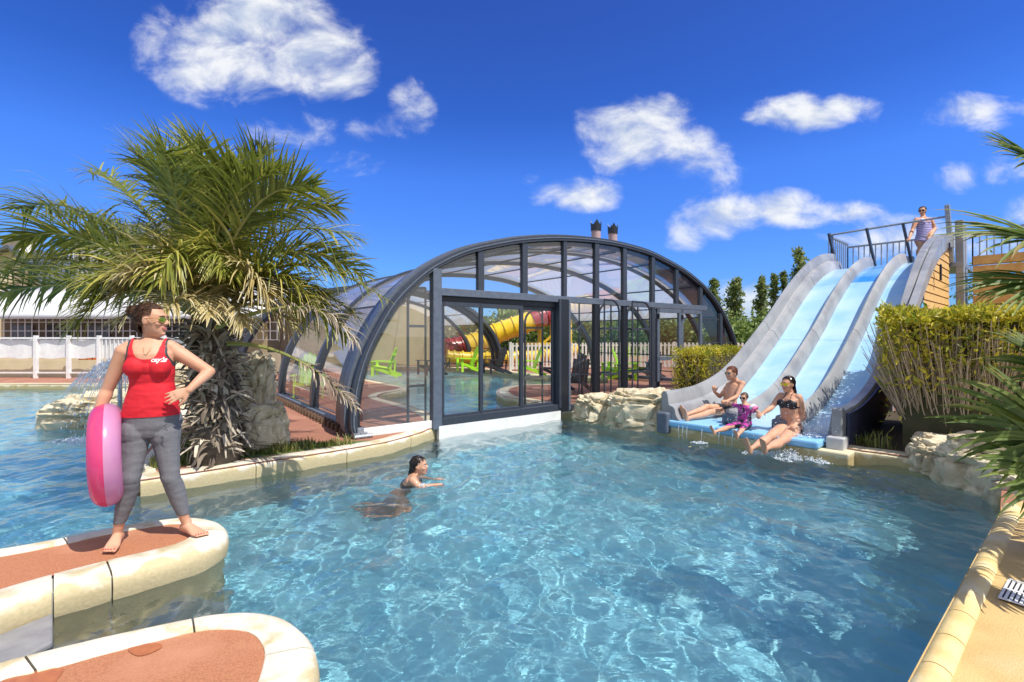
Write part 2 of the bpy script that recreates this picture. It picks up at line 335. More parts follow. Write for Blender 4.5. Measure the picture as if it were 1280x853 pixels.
# water
WMIX=.16
def make_water():
    xs=np.arange(-11.5,6.6,.022); ys=[.55]
    while ys[-1]<24: ys.append(ys[-1]+max(.02,.0075*ys[-1]))
    xs=np.concatenate([np.arange(-25.9,-11.5,.12),xs]); ys=np.array(ys); X,Y=np.meshgrid(xs,ys); Z=np.zeros_like(X)
    rng=np.random.default_rng(11)
    amp=.6+.15*np.sin(.9*X+.5*Y+1)*np.sin(.7*Y-.4*X)
    # busier water near the slides
    dsl=np.hypot(X-3.2,Y-6.3); amp=amp+.9*np.exp(-(dsl/1.6)**2)
    ins=1/(1+np.exp(-( (Y-6.77) -(X+2.2)*.76 -1.0)*2.5)); amp=amp*(1-.6*ins*(X>-4))
    for i in range(60):
        lam=.11*(1.6/.11)**(rng.random()**1.3); k=2*math.pi/lam; th=rng.normal(math.pi*.27,.95); ph=rng.random()*6.28
        a=.0017*lam/.3*(1 if lam<.6 else .6)
        w=np.sin(k*(X*math.cos(th)+Y*math.sin(th))+ph+1.0*np.sin(.9*X+ph)*np.sin(.8*Y+2*ph))
        Z+=a*amp*w
    # rings round the swimmer
    c=G(517,600,0); r=np.hypot(X-c.x,Y-c.y); Z+=.012*np.exp(-((r-.35)/.5)**2)*np.sin(r*22)
    ny,nx=X.shape; V=np.stack([X,Y,Z],-1).reshape(-1,3); idx=np.arange(ny*nx).reshape(ny,nx)
    q=np.stack([idx[:-1,:-1],idx[:-1,1:],idx[1:,1:],idx[1:,:-1]],-1).reshape(-1,4)
    me=bpy.data.meshes.new('water'); me.vertices.add(len(V)); me.vertices.foreach_set('co',V.ravel())
    me.loops.add(q.size); me.loops.foreach_set('vertex_index',q.ravel().astype(np.int32)); me.polygons.add(len(q))
    me.polygons.foreach_set('loop_start',np.arange(0,q.size,4,dtype=np.int32)); me.polygons.foreach_set('use_smooth',np.ones(len(q),bool)); me.update(calc_edges=True)
    m=bpy.data.materials.new('water'); m.use_nodes=True; bb=m.node_tree.nodes['Principled BSDF']
    bb.inputs['Base Color'].default_value=(.97,1,1,1); bb.inputs['Roughness'].default_value=0; bb.inputs['IOR'].default_value=1.33; bb.inputs['Transmission Weight'].default_value=1
    nt=m.node_tree; nz=nt.nodes.new('ShaderNodeTexNoise'); nz.inputs['Scale'].default_value=14; nz.inputs['Detail'].default_value=2; tcw=nt.nodes.new('ShaderNodeTexCoord'); mpw=nt.nodes.new('ShaderNodeMapping'); mpw.inputs['Scale'].default_value=(1,1.5,1); nt.links.new(tcw.outputs['Object'],mpw.inputs[0]); nt.links.new(mpw.outputs[0],nz.inputs['Vector'])
    bpw=nt.nodes.new('ShaderNodeBump'); bpw.inputs['Strength'].default_value=1; bpw.inputs['Distance'].default_value=0.003; nt.links.new(nz.outputs['Fac'],bpw.inputs['Height']); nt.links.new(bpw.outputs[0],bb.inputs['Normal'])
    tb=nt.nodes.new('ShaderNodeBsdfTransparent'); tb.inputs[0].default_value=(.93,.98,1,1); mx=nt.nodes.new('ShaderNodeMixShader'); mx.inputs[0].default_value=WMIX; nt.links.new(bb.outputs[0],mx.inputs[1]); nt.links.new(tb.outputs[0],mx.inputs[2]); nt.links.new(mx.outputs[0],nt.nodes['Material Output'].inputs[0])
    me.materials.append(m); o=bpy.data.objects.new('water',me); COL.objects.link(o); o.cycles.is_caustics_caster=True; tag(o,kind='structure'); return o
make_water()

# kerbs: each run is a thing with its stones as parts
def kerb_run(name,pts,width,label,group,z=DZ,h0=-.25,joint=1.05,m='kerb',inside=1,round_=.035,cat='kerb',zt=.03):
    """pts: waterline line; the kerb lies to the side `inside` (1 = left of travel)"""
    pts=[dv(p) for p in pts]; sp=smoothpts(pts,5)
    # resample
    L_=[0]
    for i in range(1,len(sp)): L_.append(L_[-1]+(sp[i]-sp[i-1]).length)
    tot=L_[-1]
    def at(s):
        s=min(max(s,0),tot)
        for i in range(1,len(sp)):
            if L_[i]>=s: 
                f=(s-L_[i-1])/max(L_[i]-L_[i-1],1e-6); return sp[i-1].lerp(sp[i],f)
        return sp[-1]
    ns=max(1,round(tot/joint)); root=empty(name,at(tot/2),label,cat,group)
    for k in range(ns):
        s0=tot*k/ns+.004; s1=tot*(k+1)/ns-.004; m_=max(3,int((s1-s0)/.08)); rings=[]
        for j in range(m_+1):
            s_=s0+(s1-s0)*j/m_; p=at(s_); t=(at(s_+.06)-at(s_-.06)).normalized(); nn=Vector((-t.y,t.x,0))*inside
            r=round_; sec=[(-.02,h0),(-.02,zt),(-.03,z-r*1.6),(-.022,z-r*.7),(r*.5,z-.006),(r*1.4,z+.002),(width-.012,z+.006),(width,z-.004),(width,h0+.1)]
            rings.append([p+nn*a+Vector((0,0,zz)) for a,zz in sec])
        b=MB(); b.loft(rings); b.build('kerb_stone',M[m],root,smooth=True).modifiers.new('e','EDGE_SPLIT').split_angle=R(50)
    return root
KG='cream kerbs round the pool'
kerb_run('pool_kerb',leftk,.24,'cream stone kerb curving along the planting bed of the feathery palm to the enclosure door',KG,inside=-1)
kerb_run('pool_kerb',[far[0],far[1],far[2],far[3]],.28,'straight cream kerb at the far shore below the white fence and awning',KG,m='kerbold',joint=1.6,inside=-1)
kerb_run('pool_kerb',right2[3:]+[],.26,'cream kerb between the slide foot and the boulder under the tall hedge',KG,m='kerbold',inside=1 if False else -1,joint=1.6)
kerb_run('pool_kerb',[slideA]+rocksb,.30,'low cream ledge under the pair of boulders beside the enclosure',KG,m='kerbold',inside=-1)
kerb_run('pool_kerb',inner[:9],.3,'cream kerb rounding the red peninsula inside the glass enclosure',KG,m='kerbold',inside=-1)
kerb_run('pool_kerb',inner[10:17],.35,'long cream kerb at the back of the indoor pool below the loungers',KG,m='kerbold',joint=1.5,inside=-1)
kerb_run('pool_kerb',inner[17:]+[leftk[0]],.24,'cream kerb winding round the inlet inside the enclosure by its left corner',KG,m='kerbold',inside=-1)
kerb_run('pool_kerb',right2[:4],.3,'cast rock footing of the broad boulder along the curved right shore',KG,m='kerbold',inside=-1,joint=.9)
kerb_run('pool_kerb',leftback[:4],.24,'cream kerb rounding the tip of the palm bed behind the woman in red',KG,inside=-1)
kerb_run('pool_kerb',leftback[3:]+[far[0]],.24,'cream kerb on the hidden back side of the palm bed',KG,inside=-1)
# right shore bullnose coping made of short blocks
def coping():
    pts=[near[0]]+right+[G(1252,632,DZ)]; pts=[dv(p) for p in pts]; sp=smoothpts(pts,8)
    L_=[0]
    for i in range(1,len(sp)): L_.append(L_[-1]+(sp[i]-sp[i-1]).length)
    tot=L_[-1]
    def at(s):
        s=min(max(s,0),tot)
        for i in range(1,len(sp)):
            if L_[i]>=s: return sp[i-1].lerp(sp[i],(s-L_[i-1])/max(L_[i]-L_[i-1],1e-6))
        return sp[-1]
    root=empty('pool_coping',at(tot*.6),'yellow rounded coping of short blocks along the ochre paving on the right shore','coping',KG)
    ns=int(tot/.3)
    for k in range(ns):
        s0=tot*k/ns+.004;s1=tot*(k+1)/ns-.004; rings=[]
        for j in range(5):
            s_=s0+(s1-s0)*j/4; p=at(s_); t=(at(s_+.05)-at(s_-.05)).normalized(); nn=Vector((t.y,-t.x,0))
            sec=[(.0,-.2)]+[(.06-.065*math.cos(a),DZ-.03+.065*math.sin(a)) for a in [i*math.pi/8 for i in range(0,9)]]+[(.13,DZ-.05)]
            rings.append([p+nn*a+Vector((0,0,zz)) for a,zz in sec])
        b=MB(); b.loft(rings); b.build('coping_block',M['copb'],root,smooth=True).modifiers.new('e','EDGE_SPLIT').split_angle=R(60)
    b=MB(); rings=[]
    for j in range(60):
        s_=tot*j/59; p=at(s_); t=(at(s_+.05)-at(s_-.05)).normalized(); nn=Vector((t.y,-t.x,0))
        rings.append([p+nn*a+Vector((0,0,zz)) for a,zz in [(.006,-.2),(.006,DZ-.03),(.06,DZ+.028),(.118,DZ-.03),(.118,-.1)]])
    b.loft(rings); b.build('joint_mortar',M['mortar'],root,smooth=True)
M['copb']=mat('yellow coping',(.70,.54,.25),.65,(.62,.45,.18),9,bump=.2,c3=(.72,.62,.38),s3=4)
M['mortar']=mat('pale mortar',(.72,.66,.5),.9)
coping()

# islands (two red topped jetties)
def offset_in(poly,d):
    poly=[dv(p) for p in poly]; n=len(poly); A=sum(poly[i].x*poly[(i+1)%n].y-poly[(i+1)%n].x*poly[i].y for i in range(n)); sg=1 if A>0 else -1; out=[]
    for i in range(n):
        t=(poly[(i+1)%n]-poly[i-1]).normalized(); out.append(poly[i]+Vector((-t.y,t.x,0))*sg*d)
    return out
def island(outer_,inner_,joints,label,name='jetty'):
    """outer_/inner_: matching point lists"""
    O=smoothpts(outer_,5); I=smoothpts(inner_,5); n=len(O); root=empty(name,(O[n//2]+I[n//2])/2,label,'jetty','red topped jetties')
    root.location.z=0
    idx=[0]+[j*5 for j in joints]+[n-1]
    for a,b_ in zip(idx[:-1],idx[1:]):
        rings=[]
        for j in range(a,b_+1):
            o_,i_=O[j].copy(),I[j].copy(); d=(i_-o_); w=d.length; d.normalize()
            sh=Vector((0,0,0))
            if j==a: sh=(O[min(j+1,n-1)]-O[j]).normalized()*.005
            if j==b_: sh=(O[j-1]-O[j]).normalized()*.005
            sec=[(.03,-1.04),(.02,-.1),(.0,.0),(-.012,.075),(-.004,.12),(.018,.147),(.05,DZ),(w-.01,DZ+.004),(w,DZ-.004),(w,-.2)]
            rings.append([Vector((o_.x,o_.y,0))+d*q+Vector((0,0,zz))+sh for q,zz in sec])
        b=MB(); b.loft(rings); o=b.build('kerb_stone',M['kerb'],root,smooth=True); o.modifiers.new('e','EDGE_SPLIT').split_angle=R(50); o.cycles.is_caustics_receiver=True
    vs,fs=tess([(p.x,p.y) for p in I]); o=mobj('red_surface',[(v.x,v.y,DZ-.008) for v in vs],fs,M['redwet'],root)
    bm=bmesh.new(); bm.from_mesh(o.data)
    for f in bm.faces:
        if f.normal.z<0: f.normal_flip()
    bm.to_mesh(o.data); bm.free()
    b=MB(); Oi=[o_.lerp(i_,.1) for o_,i_ in zip(O,I)]; b.prism([(p.x,p.y) for p in Oi],-1.04,DZ-.03); c=b.build('core',M['linergrey'],root); c.cycles.is_caustics_receiver=True
    return root
M['redwet']=mat('red resin with worn patches',(.47,.195,.095),.8,(.36,.14,.065),110,c3=(.53,.25,.14),s3=1.8,bump=.6,bscale=260)
g16=lambda x,y:G(x,y,DZ); g0=lambda x,y:G(x,y,0)
o1=[g16(-260,716),g16(-100,695),g16(0,683.5),g16(78,670),g16(137,657.5),g16(200,648),g16(237,644.5),g16(262,647),g16(278,653),g0(284,688),g0(281,698),g0(262,711),g0(216,728),g0(140,751),g0(66,772),g0(0,800),g0(-80,850),g0(-220,930)]
i1=[g16(-260,730),g16(-100,707),g16(0,695),g16(84,679),g16(137,667),g16(200,656.5),g16(222,654.5),g16(233,656),g16(240,659),g16(241,664),g16(238,670),g16(227,677),g16(206,684),g16(133,701),g16(66,718),g16(0,737),g16(-80,764),g16(-220,830)]
for p in o1: p.z=0
for p in i1: p.z=0
island(o1,i1,[3,9,13,14],'longer red topped jetty with cream kerb on which the woman in red stands')
o2=[g16(-300,930),g16(-120,862),g16(0,823),g16(28,815.5),g16(130,791),g16(240,768),g16(280,762),g16(320,761),g16(355,768),g16(380,785),g16(393,806),g0(396,880),g0(388,925),g0(350,1010),g0(280,1150)]
i2=[g16(-300,990),g16(-120,895),g16(0,850),g16(45,840),g16(135,815.5),g16(243,789),g16(275,785.5),g16(300,786.5),g16(318,793),g16(328,805),g16(331,820),g16(322,853),g16(305,885),g16(270,940),g16(200,1030)]
for p in o2: p.z=0
for p in i2: p.z=0
island(o2,i2,[3,5,10],'rounded red topped jetty with cream kerb nearest the camera')
# wet patches on the paving (darker where water soaked in)
M['wet']=mat('wet red resin',(.36,.12,.05),.35,(.42,.15,.06),30)
def patch(name,pts,z,m,label,cat):
    sp=smoothpts([G(x,y,z) for x,y in pts],5,True); return tag(sheet(name,sp,[],z,m),kind='structure')
patch('wet_patch',[(160,812),(172,806),(195,804),(203,808),(190,816),(172,820)],DZ-.004,M['wet'],'','')
patch('wet_patch',[(0,853),(30,842),(78,835),(72,848),(60,862),(0,870)],DZ-.004,M['wet'],'','')
# weir slab joining the jetties
b=MB(); q=[(g0(-60,858)),(g0(-20,812)),(g0(0,801)),(g0(66,772.5)),(g0(68,810)),(g0(30,818)),(g0(0,826)),(g0(-60,846))]
q=[g0(-90,852),g0(0,800),g0(66,772.5),g0(66,809),g0(20,835),g0(-100,900)]
b.prism([(p.x,p.y) for p in q],-1.0,.03); tag(b.build('pool_ledge',mat('grey ledge',(.20,.20,.21),.7,(.26,.26,.26),8),bevel=.01),kind='structure')
# planting bed soil
bed=[G(x,y,DZ+.01) for x,y in [(552,533),(510,547),(470,556),(415,565),(330,577),(238,588),(185,596),(176,588),(205,560),(222,530),(250,505),(300,510),(345,545),(400,556),(450,552)]]
# ================================================================== GLASS ENCLOSURE
EL=Vector((-2.2,6.77,0)); ED=Vector((.796,.605,0)).normalized(); EN=Vector((-ED.y,ED.x,0)); KS=1.068
def E(s,n,z): return EL+ED*s+EN*n+Vector((0,0,z))
_raw=[(.0,.02),(-.09,.4),(-.06,.86),(.05,1.28),(.22,1.65),(.5,2.1),(.86,2.46),(1.18,2.69),(1.66,2.93),(2.2,3.10),(2.76,3.24),(3.47,3.36),(4.2,3.43),(4.93,3.46),(5.6,3.44),(6.3,3.37),(7.32,3.14),(8.0,2.90),(8.5,2.66),(8.9,2.38),(9.3,2.0),(9.62,1.6),(9.85,1.1),(9.95,.6),(9.97,.02)]
ARC=[(s*KS,1.6+(z-1.6)*KS) for s,z in _raw]; ARC[0]=(.0,DZ);ARC[-1]=(ARC[-1][0],DZ)
ARCs=[(v.x,v.y) for v in smoothpts([(a,b,0) for a,b in ARC],4)]
ACX,ACZ=5.3,.16
def arcpt(s,z,sc): # shrink profile towards the centre by sc metres (along the local normal)
    return s,z
def offs(profile,d):
    out=[];n=len(profile)
    for i in range(n):
        a=profile[max(i-1,0)];b=profile[min(i+1,n-1)]; tx,tz=b[0]-a[0],b[1]-a[1]; l=math.hypot(tx,tz) or 1; tx/=l;tz/=l
        out.append((profile[i][0]+tz*d,profile[i][1]-tx*d if i not in (0,n-1) else DZ))
    return out
def arc_z(s,d=0):
    pr=offs(ARCs,d); best=None
    for a,b in zip(pr[:-1],pr[1:]):
        if a[0]<=s<=b[0] and b[0]>a[0]: return a[1]+(b[1]-a[1])*(s-a[0])/(b[0]-a[0])
    return DZ
def glassmat(name,tint=(.93,.96,.96),refl=1.0,diff=0,dcol=(.8,.8,.85)):
    m=bpy.data.materials.new(name); m.use_nodes=True; nt=m.node_tree; N=nt.nodes; L=nt.links; N.remove(N['Principled BSDF'])
    t=N.new('ShaderNodeBsdfTransparent'); t.inputs[0].default_value=(*tint,1); g=N.new('ShaderNodeBsdfGlossy'); g.inputs['Roughness'].default_value=.01
    ge=N.new('ShaderNodeNewGeometry'); dp=N.new('ShaderNodeVectorMath'); dp.operation='DOT_PRODUCT'; L.new(ge.outputs['Incoming'],dp.inputs[0]); L.new(ge.outputs['Normal'],dp.inputs[1])
    def MM(op,a,b):
        q=N.new('ShaderNodeMath'); q.operation=op
        for i,v in enumerate((a,b)):
            if isinstance(v,(int,float)): q.inputs[i].default_value=v
            else: L.new(v,q.inputs[i])
        return q.outputs[0]
    mu_=MM('MULTIPLY',MM('ADD',MM('MULTIPLY',MM('POWER',MM('SUBTRACT',1.0,MM('ABSOLUTE',dp.outputs['Value'],0)),5.0),.92),.10),refl)
    ms=N.new('ShaderNodeMixShader'); L.new(mu_,ms.inputs[0]); 
    if diff:
        d=N.new('ShaderNodeBsdfDiffuse'); d.inputs[0].default_value=(*dcol,1); tr=N.new('ShaderNodeBsdfTranslucent'); tr.inputs[0].default_value=(*dcol,1)
        m1=N.new('ShaderNodeMixShader'); m1.inputs[0].default_value=.55; L.new(d.outputs[0],m1.inputs[1]); L.new(tr.outputs[0],m1.inputs[2])
        m2=N.new('ShaderNodeMixShader'); m2.inputs[0].default_value=diff; L.new(t.outputs[0],m2.inputs[1]); L.new(m1.outputs[0],m2.inputs[2]); L.new(m2.outputs[0],ms.inputs[1])
    else: L.new(t.outputs[0],ms.inputs[1])
    L.new(g.outputs[0],ms.inputs[2]); L.new(ms.outputs[0],N['Material Output'].inputs[0]); return m
M['glass']=glassmat('clear pane',refl=1.1)
M['hazyglass']=glassmat('scratched clear pane',(.92,.93,.93),1.2,diff=.10,dcol=(.7,.68,.62))
M['poly']=glassmat('frosted polycarbonate',(.82,.84,.90),.8,diff=.52,dcol=(.86,.85,.88))
enc=empty('glass_enclosure',E(5.3,0,DZ),'arched dark metal and glass pool enclosure with sliding doors behind the two boulders','enclosure')
def rib(n0,n1,d0,d1,name='arch_rib',m='slate',parent=None,lip=True):
    outer=offs(ARCs,d0); inner=offs(ARCs,d1); b=MB(); rings=[]
    for (a,c),(e,f) in zip(outer,inner): rings.append([E(a,n0,c),E(a,n1,c),E(e,n1,f),E(e,n0,f)])
    b.loft(rings); return b.build(name,M[m],parent or enc)
# near group: heavy stepped front portal
rib(-.06,.05,0,.10)
rib(-.075,-.055,.035,.055,'portal_lip','bluegrey')
rib(.05,.085,.03,.17,'portal_seal','slatedark')
rib(.09,.26,-.04,.07,m='bluegrey')
rib(.30,.33,.0,.1,'portal_seal','slatedark')
rib(.33,.62,.02,.12)
rib(.80,.92,.10,.22)
rib(2.45,2.58,.13,.26)
rib(5.15,5.30,.13,.28)
def skin(n0,n1,d,name,m,i0,i1,ribs=None):
    pr=offs(ARCs,d)[i0:i1]; b=MB(); rings=[[E(a,n0,c),E(a,n1,c)] for a,c in pr]; b.loft(rings,close=False,cap=False); return b.build(name,M[m],enc,smooth=True,recalc=False)
nA=len(ARCs)
iz=[i for i,(s,z) in enumerate(ARCs) if z>2.15]; iL,iR=iz[0],iz[-1]
ribsN=[.62,.86,2.5,5.2]
for a,b_ in [(.1,.86),(.86,2.5),(2.5,5.2)]:
    skin(a,b_,.18,'roof_panel','poly',iL,iR+1); skin(a,b_,.2,'side_pane','hazyglass',2,iL+1); skin(a,b_,.2,'side_pane','glass',iR,nA-2)
def purlin(n0,n1,idx,d=.2,w=.035,name='purlin',m='slatedark'):
    a,c=offs(ARCs,d)[idx]; b=MB(); b.bar(E(a,n0,c),E(a,n1,c),w,w); return b
def purlins(n0,n1,ids,d=.2):
    b=MB()
    for i in ids:
        a,c=offs(ARCs,d)[i]; b.bar(E(a,n0,c),E(a,n1,c),.03,.03)
    return b
for (a0,a1) in [(.1,5.2)]:
    purlins(a0,a1,[iL,iR]+list(range(iL+5,iR,7))).build('purlin',M['slatedark'],enc)
    purlins(a0,a1,[nA-9,nA-5]).build('purlin',M['slatedark'],enc)
# base rails
b=MB(); b.bar(E(.06,.0,DZ+.08),E(.06,5.3,DZ+.08),.14,.10); b.build('base_rail',M['bluegrey'],enc,bevel=.01)
b=MB(); b.bar(E(-.02,.1,DZ+.02),E(-.02,5.3,DZ+.02),.10,.05)
for i in range(26): b.box(E(-.05,.2+i*.2,DZ+.05),(.09,.05,.10),math.atan2(ED.y,ED.x))
b.build('track_rail',mat('rust brown rail',(.16,.10,.06),.7,(.10,.06,.04),20),enc)
b=MB(); b.bar(E(10.58,0,DZ+.08),E(10.58,5.3,DZ+.08),.14,.10); b.build('base_rail',M['bluegrey'],enc)
b=MB(); 
for dx,dz in ((0,0),(.1,0),(.05,.06)): b.box(E(-.02+dx,-.05,DZ+.05+dz),(.09,.12,.06),math.atan2(ED.y,ED.x))
b.tube([E(-.06,-.1,DZ+.03),E(.2,-.1,DZ+.03)],.03); b.build('wheel_carriage',M['galv'],enc)
# front frame
TR=1.6+(2.25-1.6)*KS # transom height centre
TB=TR
def fbar(s0,z0,s1,z1,w=.07,d=.09,n=0.0,name='mullion',m='slate'):
    b=MB(); p=E(s0,n,z0);q=E(s1,n,z1)
    b.bar(p,q,w,d,up=EN) if abs(z1-z0)>abs(s1-s0) else b.bar(p,q,d,w)
    return b.build(name,M[m],enc,bevel=.006)
def fv(s,z0,z1,w=.07,d=.09,**k): return fbar(s,z0,s,z1,w,d,**k)
k=KS
SB=.24 # sill height
fv(1.18*k,DZ-.02,arc_z(1.18*k,.1),.15,.13,name='corner_post',m='bluegrey')
fv(3.72*k,DZ+.0,TR,.20,.15,name='door_post',m='slatedark'); fv(3.60*k,SB,TR,.05,.17,name='door_post')
fv(3.83*k,DZ+.0,TR,.05,.17,name='door_post',m='bluegrey')
for s in (1.96,2.84,3.76,4.59,5.40,6.31,7.17,8.13):
    fv(s*k,TR,arc_z(s*k,.1),.12 if s!=3.76 else .09,.08,m='slate')
fv(9.01*k,DZ,arc_z(9.01*k,.1),.12,.08)
fbar(1.12*k,TR,8.35*k,TR,.12,.11,name='transom',m='bluegrey')
fbar(1.18*k,TR-.11,3.66*k,TR-.11,.10,.08,n=.05,name='door_track',m='slatedark')
for s,w in ((4.59,.15),(5.40,.13),(6.31,.12)): fv(s*k,DZ,TR,w,.09,m='slatedark' if s!=6.31 else 'slate')
# sliding door leaves
def leaf(s0,s1,n,z0=SB+.03,z1=TR-.16,name='sliding_door',m='slate'):
    w=.065; b=MB()
    for s in (s0,s1): b.bar(E(s,n,z0),E(s,n,z1),w,.05,up=EN)
    b.bar(E(s0,n,z0+.03),E(s1,n,z0+.03),.05,.09); b.bar(E(s0,n,z1-.03),E(s1,n,z1-.03),.05,.07)
    f=b.build(name,M[m],enc); 
    g=MB(); g.add([E(s0,n,z0),E(s1,n,z0),E(s1,n,z1),E(s0,n,z1)],[(0,1,2,3)]); g.build('door_pane',M['glass'],f); return f
leaf(1.27*k,1.96*k,-.02); leaf(1.99*k,2.80*k,.03); leaf(2.84*k,3.56*k,.08)
fbar(1.18*k,SB,3.8*k,SB,.13,.12,n=.0,name='door_sill',m='slate')
b=MB(); b.bar(E(1.2*k,-.03,.065),E(3.62*k,-.03,.065),.08,.24); b.build('white_sill_wall',M['white'],enc)
b=MB(); b.bar(E(1.2*k,-.05,-.55),E(3.62*k,-.05,-.55),.10,1.0); o=b.build('sill_wall',mat('white pool lining',(.8,.83,.8),.5),enc); o.cycles.is_caustics_receiver=True
# fixed panes (upper row, right row, curved corners)
def pane(s0,s1,z0,z1=None,n=.01,m='glass',name='pane',steps=8):
    b=MB(); top=[]; 
    for i in range(steps+1):
        s=s0+(s1-s0)*i/steps; top.append(E(s,n,min(z1,arc_z(s,.12)) if z1 else arc_z(s,.12)))
    bot=[E(s0+(s1-s0)*i/steps,n,z0) for i in range(steps+1)]
    b.loft([[p,q] for p,q in zip(bot,top)],close=False,cap=False); return b.build(name,M[m],enc,recalc=False)
ms=[1.18,1.96,2.84,3.76,4.59,5.40,6.31,7.17,8.13]
for a,b_ in zip(ms[:-1],ms[1:]): pane(a*k+.04,b_*k-.04,TR+.05)
pane(.10,1.18*k-.05,DZ+.12,m='hazyglass'); 
for a,b_ in ((3.85,4.59),(4.59,5.40),(5.40,6.31)): pane(a*k+.05,b_*k-.05,DZ+.1,TR-.03)
pane(8.16*k,8.96*k,DZ+.12); pane(9.06*k,9.86*k,DZ+.12)
fbar(0.0,DZ+.06,1.12*k,DZ+.06,.12,.05,name='bottom_rail',m='white')
fbar(3.85*k,DZ+.05,9.9*k,DZ+.05,.12,.06,name='bottom_rail')
fbar(8.13*k,1.42,9.05*k,1.42,.03,.03,name='glazing_bar'); fbar(8.13*k,2.02,8.96*k,2.02,.035,.03,name='glazing_bar'); fbar(9.05*k,1.42,9.78*k,1.42,.03,.03,name='glazing_bar')
# double casement between 6.45 and 8.13
def casement(s0,s1,name='casement_door'):
    b=MB(); z0,z1=DZ+.1,TR-.07; w=.09
    for s in (s0+.045,s1-.045): b.bar(E(s,-.03,z0),E(s,-.03,z1),w,.06,up=EN)
    for z in (z0+.05,z1-.045,1.08): b.bar(E(s0,-.03,z),E(s1,-.03,z),.06,w)
    f=b.build(name,M['bluegrey'],enc,bevel=.005); g=MB(); g.add([E(s0,-.03,z0),E(s1,-.03,z0),E(s1,-.03,z1),E(s0,-.03,z1)],[(0,1,2,3)]); g.build('door_pane',M['glass'],f)
    for z in (TR-.25,DZ+.35): h=MB(); h.box(E(s0+.02,-.07,z),(.04,.05,.11),math.atan2(ED.y,ED.x)); h.build('hinge',M['slatedark'],f)
    return f
casement(6.42*k,7.29*k); casement(7.29*k,8.13*k)
# tall hoop handles on the sliding leaves, outside and inside
def hoop(s0,s1,n,side,ztop,name='hoop_bar'):
    r=.022; w=s1-s0; pts=[E(s1 if side>0 else s0,n,DZ+.05)]; rad=min(.24,w*.8)
    sx=s1 if side>0 else s0; ex=s0 if side>0 else s1; sg=-1 if side>0 else 1
    pts.append(E(sx,n,ztop-rad))
    for i in range(1,9):
        a=i/8*math.pi/2; pts.append(E(sx+sg*rad*(1-math.cos(a)),n,ztop-rad+rad*math.sin(a)))
    pts.append(E(ex,n,ztop)); b=MB(); b.tube(pts,r)
    for z in (1.75,.82): b.bar(E(s0,n,z),E(s1,n,z),.03,.04)
    b.tube([E(ex,n,DZ+.05),E(ex,n,ztop)],r*.8)
    return b.build(name,M['slate'],enc,smooth=False)
zt=2.33
hoop(4.68*k,5.10*k,-.14,1,zt); hoop(5.50*k,6.06*k,-.14,1,zt)
hoop(4.90*k,5.25*k,.22,-1,zt-.05); hoop(5.75*k,6.1*k,.22,-1,zt-.05); hoop(3.95*k,4.35*k,.22,-1,zt-.05)
hoop(.80*k,1.08*k,.14,-1,zt+.02); hoop(3.05*k,3.45*k,.25,-1,zt-.25)
# far group of arches beyond the open gap
enc2=empty('glass_enclosure',E(5.3,10.8,DZ),'rear half of the arched pool enclosure seen through the sliding doors behind the loungers','enclosure')
sv=enc; enc=enc2
for n0,n1,d0,d1 in [(11.0,11.14,.02,.14),(11.2,11.33,.10,.22),(11.4,11.53,.18,.30)]: rib(n0,n1,d0,d1)
for n0 in (13.4,15.5,17.6,19.6): rib(n0,n0+.13,.18,.32)
for a,b_ in [(11.2,13.4),(13.4,15.5),(15.5,17.6),(17.6,19.7)]:
    skin(a,b_,.2,'roof_panel','poly',iL,iR+1); skin(a,b_,.2,'side_pane','hazyglass',2,iL+1); skin(a,b_,.2,'side_pane','hazyglass',iR,nA-2)
purlins(11.2,19.7,[iL,iR]+list(range(iL+6,iR,9))).build('purlin',M['slatedark'],enc)
purlins(11.2,19.7,[nA-9,nA-6]).build('purlin',M['slatedark'],enc)
b=MB(); b.bar(E(10.5,11,DZ+.08),E(10.5,19.7,DZ+.08),.1,.1); b.bar(E(.1,11,DZ+.08),E(.1,19.7,DZ+.08),.1,.1); b.build('base_rail',M['slate'],enc)
enc=sv

# ------------------------------------------------------------------ loungers inside
def make_chair(mt):
    root=empty('garden_chair',(0,0,0))
    def slab(pts,th,name):  # pts profile list of (x,y,z) quads -> thin slab strips
        pass
    b=MB()
    for i in range(5):   # seat slats slope back
        x=-.22+i*.11; b.bar((x,.28,.36),(x,-.26,.26),.095,.02)
    b.bar((-.27,.26,.33),(.27,.26,.33),.03,.06); b.build('seat',mt,root)
    b=MB(); hs=[.62,.72,.76,.72,.62]
    for i in range(5):
        x=-.2+i*.1; h=hs[i]; b.bar((x*.9,-.22,.24),(x*1.0,-.22-h*.38,.24+h),.088,.02,up=(1,0,0)) if False else b.box((x*.95,-.22-h*.19,.24+h/2),(.085,.02,h*1.07),M=Matrix.Rotation(math.atan(.38),3,'X'))
        b.ball((x*.95,-.22-h*.38,.24+h),(.044,.012,.03),nu=10,nv=6)
    b.bar((-.24,-.33,.5),(.24,-.33,.5),.03,.05); b.bar((-.25,-.44,.76),(.25,-.44,.76),.03,.05); b.build('backrest',mt,root)
    for s in (-1,1):
        b=MB(); b.bar((s*.33,.34,.53),(s*.33,-.42,.5),.11,.022); b.ball((s*.33,.34,.53),(.055,.055,.011),nu=12,nv=5); b.build('armrest',mt,root)
        b=MB(); b.bar((s*.30,.27,0),(s*.30,.27,.52),.09,.028,up=(1,0,0)); b.build('leg',mt,root)
        b=MB(); b.bar((s*.28,.30,.34),(s*.28,-.62,.0),.10,.028,up=(1,0,0)) ; b.bar((s*.30,-.36,.14),(s*.31,-.38,.5),.06,.025,up=(1,0,0)); b.build('leg',mt,root)
    return root
M['lime']=mat('lime plastic',(.42,.75,.02),.35); M['blackpl']=mat('dark plastic',(.022,.022,.03),.4,(.03,.03,.04),10)
cg=make_chair(M['lime']); cd=make_chair(M['blackpl']); used=set()
